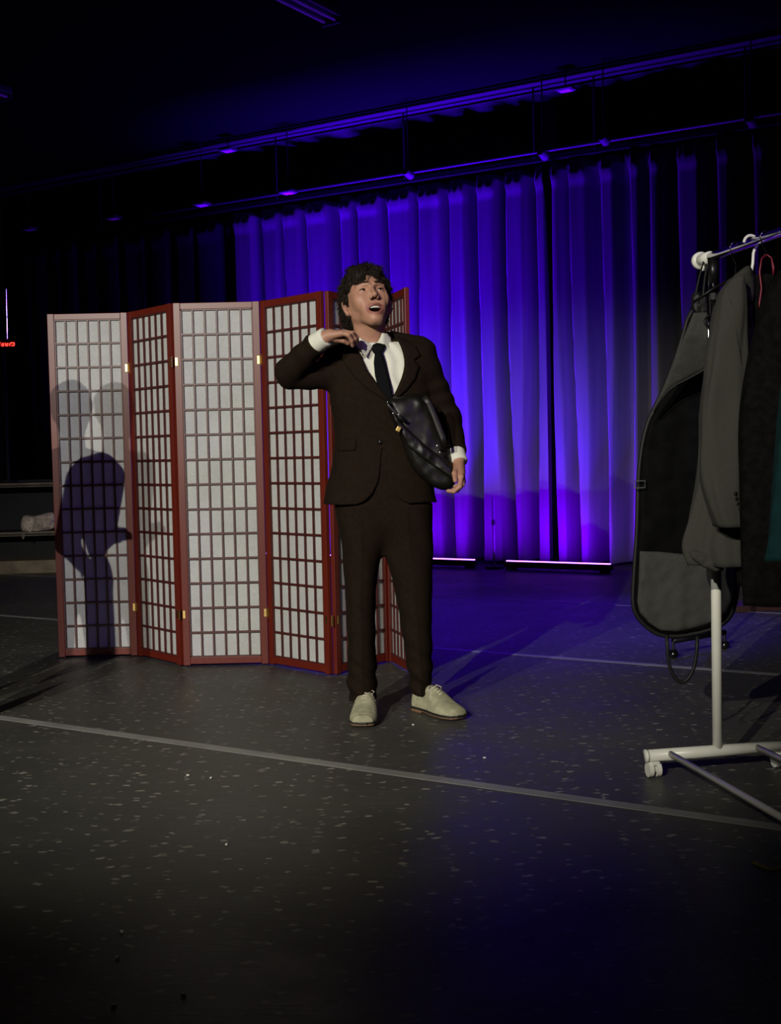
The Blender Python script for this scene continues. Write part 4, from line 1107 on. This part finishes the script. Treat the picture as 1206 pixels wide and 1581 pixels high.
def f_jacket(P):
    d = f_jbase(P)
    # right arm, raised
    arm = sm_union(f_cone(P, Wn(534, 574, 4.875), Wn(448, 581, 4.81), .070, .052), f_cone(P, Wn(446, 574, 4.79), Wn(484, 534, 4.70), .056, .044), .010)
    d = sm_union(d, arm, .022)
    # left arm, down and round the bag
    arm = sm_union(f_cone(P, Wn(648, 560, 4.885), Wn(689, 648, 4.925), .072, .061), f_cone(P, Wn(689, 650, 4.92), Wn(703, 694, 4.775), .060, .043), .02)
    d = sm_union(d, arm, .022)
    x, y, z = P.T
    w = .0030*np.sin((x*.8+z)*62+1.5*np.sin(x*21))*np.exp(-((x+.30)/.12)**2)*np.clip((z-1.24)/.08, 0, 1)                       # drag folds on the raised arm
    w = w+.0028*np.sin((z*1.2-x*.5)*70+1.3*np.sin(z*25))*np.exp(-((x-.23)/.07)**2)
    w = w+.0010*np.sin((x+.6*z)*48+np.sin(z*14))*np.clip((1.4-z)/.5, 0, 1)
    w = w+.0035*np.exp(-((x*.62+z*.78-1.055+.0)/.010)**2)*(x < 0)*(z < 1.35)*(z > 1.1)
    d = d-w
    dv = np.full(len(P), 1.0, np.float32)
    mk = (np.abs(d) < .06) & (y < 4.90)
    if mk.any():
        px = inv_px(P[mk])
        for poly, dep in ((VLs, .0), (cuts, .0)):
            sd = poly_dist(px, poly)*np.where(poly_in(px, poly), -1, 1)*MY/FPX
            dv[mk] = np.minimum(dv[mk], sd)
    d = np.maximum(d, -np.maximum(dv, y-4.90+0*y))
    # hollow shell around shirt and trousers: open at the hem
    inner = f_torso(P, .011)
    d = np.maximum(d, -np.maximum(inner, np.maximum(z-.83, -1)))
    # cuffs end
    for c, n_, rr in ((Wn(489, 530, 4.69), (Wn(500, 522, 4.665)-Wn(478, 542, 4.715)), .10), (Wn(704.5, 699, 4.762), (LW-LE), .10)):
        n_ = n_/np.linalg.norm(n_); k = (P-c)@n_; near = np.linalg.norm(P-c, axis=1) < rr
        d = np.where(near, np.maximum(d, k), d)
    return d.astype(np.float32)
jk = sdf_obj('jacket', axis([(-.47, .32, .0040)]), axis([(4.58, 5.05, .0052)]), axis([(.80, 1.52, .0040)]), f_jacket, M['suit'], man)
def surfY(fn, y0=4.5, y1=5.05, n=120):
    Ys = np.linspace(y0, y1, n).astype(np.float32)
    def g(x, y, miss=4.76):
        P = np.array([tuple(W(x, y, float(t))) for t in Ys], np.float32); v = fn(P); k = np.nonzero(v < 0)[0]
        if len(k) == 0: return miss
        i = k[0]
        if i == 0: return float(Ys[0])
        t = v[i-1]/(v[i-1]-v[i]); return float(Ys[i-1]+(Ys[i]-Ys[i-1])*t)
    cache = {}
    return lambda x, y: cache.setdefault((round(x*2), round(y*2)), g(x, y))
sj = surfY(f_jbase); ss_ = surfY(f_shirt)
def on(fn, off): return lambda x, y: fn(x, y)-off
# lapels
lapL = [(546, 517), (538, 521), (527, 529), (521, 540), (527, 552), (534, 566), (545, 580), (560, 595), (578, 608), (594, 618), (603, 622), (601, 617), (586, 598), (567, 571), (556, 546), (549, 530)]
lapR = [(606, 516), (614, 524), (622, 541), (626, 560), (623, 579), (615, 599), (605, 617), (603, 622), (612, 616), (628, 603), (642, 585), (648, 566), (640, 556), (650, 549), (643, 535), (628, 526)]
o = pillow('lapel', lapL, on(sj, .012), .010, M['suit'], jk, step=2.2, edge=3); o = pillow('lapel', lapR, on(sj, .012), .010, M['suit'], jk, step=2.2, edge=3)
fl = [(518, 678), (535, 677), (550, 678.5), (551, 690), (548, 696), (530, 697), (517, 697.5)]
pillow('pocket_flap', fl, on(sj, .006), .009, M['suit'], jk, step=2.2, edge=2.5)
c = W(586, 682.5, sj(586, 682)-.006); mb = MB(); mb.tube([c, c+Vector((0, .008, 0))], .0095, 14); mb.build('button', M['tie'], jk)
mb = MB(); mb.tube([c-Vector((0, .0015, 0))+Z*.002, c+Vector((0, .002, 0))+Z*.002], .0016, 8); mb.build('button_glint', M['lace'], jk)  # pale dot drawn as the glint on the button
# shirt collar
colL = [(548, 514), (547, 524), (551, 536), (559, 546), (566, 551), (572, 541), (579, 532), (571, 529), (559, 524), (552, 518)]
colR = [(590, 514), (598, 515), (604, 522), (605, 534), (603, 545), (597, 536), (588, 534), (577, 532), (583, 528), (587, 521)]
pillow('collar_leaf', colL, lambda x, y: 4.800-.0012*(y-515)+.0026*max(0, 560-x), .010, M['shirt'], sh, step=2, edge=2.5)
pillow('collar_leaf', colR, lambda x, y: 4.800-.0012*(y-515)+.0026*max(0, x-592), .010, M['shirt'], sh, step=2, edge=2.5)
# tie
tie_b = [(579, 543), (589, 542), (594, 556), (599, 575), (604, 595), (607, 612), (603, 621), (594, 613), (584, 600), (579, 580), (577, 560)]
tie_k = [(573, 533), (582, 528.5), (594, 531), (596, 535), (590, 546), (586, 549), (578, 547), (574, 541)]
tie = pillow('tie', tie_b, lambda x, y: 4.752-.00012*(y-545), .016, M['tie'], man, step=2, edge=4)
pillow('knot', tie_k, lambda x, y: 4.768-.0006*(y-530), .034, M['tie'], tie, step=2, edge=5, corner=False, it=1)
pillow('tie_band', [(566, 551), (563, 548), (568, 540), (575, 533), (577, 538), (571, 545)], lambda x, y: 4.775, .012, M['tie'], tie, step=2, edge=2)
# cuffs
def cuff(p, q, r0, r1, name='cuff'):
    p = Vector(p); q = Vector(q); mb = MB(); d = (q-p)
    mb.tube([p, p+d*.15, p+d*.5, p+d*.85, q, q-d*.05], [r0*.97, r0, (r0+r1)/2, r1*1.03, r1, r1*.8], 24, cap=True); o = mb.build(name, M['shirt'], sh, True)
    return o
cuff(W(484, 533, 4.70), W(504, 519.5, 4.665), .040, .036)
cuff(W(702, 694, 4.78), W(709.5, 714, 4.735), .037, .033)

# ---- shoes
def shoe(heel, toe, label):
    heel = Vector(heel); toe = Vector(toe); d = (toe-heel).normalized(); L = (toe-heel).length; s = Vector((-d.y, d.x, 0))
    R = np.array([list(d), list(s), [0, 0, 1]], np.float32).T; h = a3(heel)
    us = np.array([0, .04, .12, .25, .4, .55, .7, .82, .92, .98, 1.0])*L
    wd = np.array([.024, .034, .038, .038, .040, .049, .054, .053, .044, .031, .014])
    hh = np.array([.070, .086, .096, .106, .110, .094, .068, .056, .048, .040, .030])
    def f_up(P):
        q = (P-h)@R; u, v, z = q.T
        W_ = smooth_interp(u, us, wd); H = smooth_interp(u, us, hh)
        zc = (z-.020)/np.maximum(H-.020, .005)
        rr = (np.abs(v/W_)**2.3+np.clip(zc, 0, 9)**2.6)**(1/2.4)
        dd = (rr-1)*np.minimum(W_, H)*.8
        dd = np.maximum(dd, .018-z); dd = np.maximum(dd, np.maximum(-u, u-L))
        # toe cap seam, vamp seams
        dd = dd+.0012*np.exp(-((u-.74*L)/.0022)**2)+.0010*np.exp(-((u-.50*L+.6*np.abs(v))/.0022)**2)
        op = f_ell(q, (.15*L, 0, .125), (.045, .028, .040))
        return np.maximum(dd, -op)
    sho = empty('shoe', heel, None, None) if False else None
    lo = np.minimum(h, a3(toe))-.07; hi = np.maximum(h, a3(toe))+.07
    up = sdf_obj('shoe', axis([(lo[0], hi[0], .0030)]), axis([(lo[1], hi[1], .0030)]), axis([(.010, .125, .0030)]), f_up, M['suede'], man)
    def f_sole(P):
        q = (P-h)@R; u, v, z = q.T; W_ = smooth_interp(u, us, wd+.0045)
        dd = (np.abs(v/W_)-1)*W_; dd = np.maximum(dd, np.maximum(-.004-u, u-L-.004))
        return np.maximum(dd, np.abs(z-.0165)-.0045)
    def f_heel(P):
        q = (P-h)@R; u, v, z = q.T; W_ = smooth_interp(u, us, wd+.002)
        dd = (np.abs(v/W_)-1)*W_; dd = np.maximum(dd, np.maximum(-.002-u, u-L))
        th = np.where(u < .28*L, .0, .0060)
        return np.maximum(dd, np.maximum(z-.013, th-z))
    g = (axis([(lo[0], hi[0], .0035)]), axis([(lo[1], hi[1], .0035)]))
    sdf_obj('welt', g[0], g[1], axis([(.006, .030, .002)]), f_sole, M['sole'], up)
    sdf_obj('sole', g[0], g[1], axis([(-.003, .018, .002)]), f_heel, M['heelm'], up)
    wp = lambda u, v, z: heel+d*(u*L)+s*v+Z*z
    mb = MB()
    for i, u in enumerate((.44, .49, .54, .585)):
        zt = float(smooth_interp(np.array([u*L]), us, hh)[0])
        mb.tube([wp(u, -.019, zt-.006), wp(u+.01, 0, zt+.002), wp(u-.012, .019, zt-.006)], .0022, 6)
    for k in (-1, 1):
        mb.tube([wp(.41, 0, .103), wp(.40, .016*k, .112), wp(.43, .034*k, .103), wp(.47, .022*k, .093), wp(.43, 0, .100)], .0020, 6)
        mb.tube([wp(.42, 0, .103), wp(.46, .025*k, .095), wp(.52, .040*k, .070)], .0020, 6)
    o = mb.build('laces', M['lace'], up, True)
    return up
a = WF(565, 1084); b = WF(556, 1119.5)
shoe((-.104, 4.900, 0), (-.124, 4.600, 0), '')
shoe((.088, 4.920, 0), (.252, 4.690, 0), '')

# ---- bag clutched under the arm
bag = empty('leather_bag', W(650, 690, 4.69), 'shiny black leather satchel with metal buckles held under the man\'s left arm', 'bag')
bo = [(597, 620), (603, 612), (618, 612), (636, 607), (652, 609), (664, 620), (674, 640), (683, 662), (690, 684), (697, 704), (702, 722), (704, 740), (701, 752), (690, 757), (678, 756), (662, 748), (645, 734), (632, 716), (624, 694), (617, 672), (607, 652), (600, 636)]
YB2 = lambda x, y: 4.690-.0002*(y-680)+.00020*(x-650)
pillow('bag_body', bo, YB2, .085, M['leather'], bag, step=2.4, edge=15, wr=.009, wsc=.028, corner=False, seed=3, it=1)
fb = [(603, 626), (612, 640), (624, 656), (640, 672), (660, 690), (680, 705), (699, 722), (703, 738), (699, 741), (672, 722), (646, 703), (630, 690), (620, 672), (608, 650)]
o = pillow('bag_flap', fb, lambda x, y: YB2(x, y)-.024, .022, M['leather'], bag, step=2.2, edge=7, wr=.006, wsc=.045, seed=6)
mb = MB(); mb.tube([W(x, y, YB2(x, y)-.038) for x, y in [(654, 612), (662, 622), (670, 640), (677, 658), (684, 676), (688, 690)]], [(.003, .013)]*6, 8, flat=(0, 1, 0)); o = mb.build('shoulder_strap', M['leather'], bag, True)
mb = MB(); mb.tube([W(x, y, YB2(x, y)-.030) for x, y in [(596, 618), (602, 628), (610, 637), (618, 645), (628, 651)]], [(.002, .007)]*5, 8, flat=(0, 1, 0)); mb.build('handle_strap', M['leather'], bag, True)
for (x, y, r) in ((676, 689, .007), (680, 699, .006)):
    c = W(x, y, YB2(x, y)-.050); mb = MB(); mb.box(c, (r*2, .004, r*1.3), Matrix.Rotation(.6, 3, 'Y'), .0015); mb.build('buckle', M['silver'], bag, True)
for (x0_, y0_, x1_, y1_) in ((597, 618, 601, 624), (605, 636, 610, 641), (612, 637, 621, 645)):
    mb = MB(); mb.tube([W(x0_, y0_, 4.645), W(x1_, y1_, 4.645)], .0022, 6); mb.build('metal_link', M['silver'], bag, True)
c = W(615.5, 662.5, 4.648); mb = MB(); mb.box(c, (.018, .008, .022), Matrix.Rotation(.5, 3, 'Y'), .003); o = mb.build('clasp', M['brass'], bag)
# ------------------------------------------------------------------ a second performer standing just beyond the left edge, whose shadow falls on the first panel
def bystander(px, py):
    q = lambda x, y, z: (px+x, py+y, z)
    t = empty('person', (px, py, 0), 'person in dark clothes with an arm held out, standing just beyond the left edge', 'person')
    def fb(P):
        d = f_ell(P, q(0, 0, 1.65), (.075, .092, .112))
        d = sm_union(d, f_ell(P, q(.0, -.075, 1.60), (.045, .035, .05)), .03)
        d = sm_union(d, f_ell(P, q(.0, -.098, 1.635), (.012, .018, .022)), .01)
        for s in (-1, 1):
            d = sm_sub(d, f_ell(P, q(.030*s, -.098, 1.665), (.018, .016, .012)), .012)
            d = sm_union(d, f_ell(P, q(.076*s, .0, 1.645), (.010, .018, .032)), .01)
        d = sm_sub(d, f_ell(P, q(0, -.115, 1.588), (.024, .012, .004)), .005)
        d = sm_union(d, f_cone(P, q(0, .01, 1.58), q(0, .02, 1.42), .052, .06), .02)
        d = sm_union(d, f_ell(P, q(0, .02, 1.20), (.14, .085, .28)), .04)
        for s in (-1, 1):
            d = sm_union(d, f_cone(P, q(.07*s, .02, .95), q(.10*s, .01, .50), .06, .045), .03)
            d = sm_union(d, f_cone(P, q(.10*s, .01, .50), q(.12*s, .02, .09), .045, .032), .02)
            d = sm_union(d, f_cone(P, q(.12*s, .02, .06), q(.13*s, -.10, .045), .03, .025), .02)
        d = sm_union(d, f_cone(P, q(.17, .02, 1.36), q(.13, .03, 1.10), .045, .036), .02)
        d = sm_union(d, f_cone(P, q(.13, .03, 1.10), q(.17, -.15, 1.16), .036, .024), .02)
        d = sm_union(d, f_cone(P, q(-.17, .02, 1.36), q(-.23, .03, 1.08), .045, .036), .02)
        d = sm_union(d, f_cone(P, q(-.23, .03, 1.08), q(-.18, -.16, 1.02), .036, .024), .02)
        for (hx, hy, hz, dx) in ((.17, -.15, 1.16, .01), (-.18, -.16, 1.02, .03)):
            d = sm_union(d, f_cone(P, q(hx, hy, hz), q(hx+dx, hy-.06, hz+.02), .024, .026), .01)
            for k in range(4):
                b = (hx+dx-.024+.016*k, hy-.07, hz+.02)
                d = sm_union(d, finger(P, [q(*b), q(b[0]+.004, b[1]-.04, b[2]+.006), q(b[0]+.006, b[1]-.07-.008*(k in (1, 2)), b[2]-.012)], .0095, .0075), .004)
            d = sm_union(d, finger(P, [q(hx-.015, hy-.02, hz), q(hx-.045, hy-.05, hz+.015), q(hx-.055, hy-.08, hz+.012)], .011, .008), .006)
        return d
    bd = sdf_obj('body', axis([(px-.34, px+.34, .008)]), axis([(py-.28, py+.16, .008)]), axis([(.0, 1.80, .009)]), fb, M['skin'], t)
    for s in (-1, 1):
        bm = bmesh.new(); bmesh.ops.create_uvsphere(bm, u_segments=16, v_segments=10, radius=.0105)
        for v in bm.verts: v.co += Vector(q(.030*s, -.072, 1.665))
        me = bpy.data.meshes.new('eye'); bm.to_mesh(me); bm.free(); me.materials.append(M['eyewhite']); me.materials.append(M['iris'])
        for f in me.polygons: f.use_smooth = True; f.material_index = 1 if f.center.y < py-.072-.0085 else 0
        e = bpy.data.objects.new('eye', me); COL.objects.link(e); e.parent = t; e.matrix_parent_inverse = t.matrix_world.inverted()
    def fs(P):
        d = f_ell(P, q(0, .02, 1.20), (.165, .11, .30))
        d = sm_union(d, f_cone(P, q(-.13, .02, 1.40), q(.13, .02, 1.40), .065, .065), .06)
        d = sm_union(d, f_cone(P, q(.17, .02, 1.36), q(.13, .03, 1.10), .060, .050), .03); d = sm_union(d, f_cone(P, q(.13, .03, 1.10), q(.165, -.12, 1.145), .050, .036), .02)
        d = sm_union(d, f_cone(P, q(-.17, .02, 1.36), q(-.23, .03, 1.08), .060, .050), .03); d = sm_union(d, f_cone(P, q(-.23, .03, 1.08), q(-.19, -.13, 1.03), .050, .036), .02)
        return d
    sdf_obj('jumper', axis([(px-.34, px+.34, .009)]), axis([(py-.22, py+.18, .009)]), axis([(.88, 1.50, .009)]), fs, M['blackcloth'], t)
    def ft(P):
        d = f_ell(P, q(0, .02, .93), (.155, .11, .14))
        for s in (-1, 1):
            d = sm_union(d, f_cone(P, q(.075*s, .02, .88), q(.10*s, .01, .50), .082, .062), .03)
            d = sm_union(d, f_cone(P, q(.10*s, .01, .50), q(.12*s, .02, .10), .062, .055), .02)
        return np.maximum(d, .05-P[:, 2])
    sdf_obj('trousers', axis([(px-.26, px+.26, .009)]), axis([(py-.14, py+.16, .009)]), axis([(.04, 1.08, .009)]), ft, M['tie'], t)
    def fh(P):
        d = f_ell(P, q(0, .015, 1.685), (.092, .108, .105))-.004*vnoise(P, 80)
        return np.maximum(d, -np.maximum(P[:, 2]-1.715, (P[:, 1]-py)+.030))
    sdf_obj('hair', axis([(px-.12, px+.12, .007)]), axis([(py-.12, py+.15, .007)]), axis([(1.55, 1.82, .007)]), fh, M['hair'], t)
    for s in (-1, 1):
        def fsh(P):
            d = f_cone(P, q(.12*s, .04, .04), q(.135*s, -.16, .032), .042, .034); return np.maximum(d, .001-P[:, 2])
        sdf_obj('shoe', axis([(px+.12*s-.08, px+.12*s+.08, .008)]), axis([(py-.22, py+.11, .008)]), axis([(-.006, .10, .006)]), fsh, M['sole'], t)
bystander(-1.80, 4.92)
def copy_tree(o, parent=None):
    c = o.copy(); COL.objects.link(c)
    if parent is not None: c.parent = parent
    for ch in list(o.children): copy_tree(ch, c)
    return c
src = [o for o in bpy.data.objects if o.name.startswith('person') and 'beyond the left edge' in o.get('label', '')][0]
for x, y, r, lb in ((-1.95, .55, .5, 'person in dark clothes watching from the floor at the near left'),
                    (-1.75, -.25, .9, 'person in dark clothes watching from behind the camera, to its left')):
    c = copy_tree(src); c.location = (x, y, 0); c.rotation_euler = (0, 0, math.pi+r); c['label'] = lb
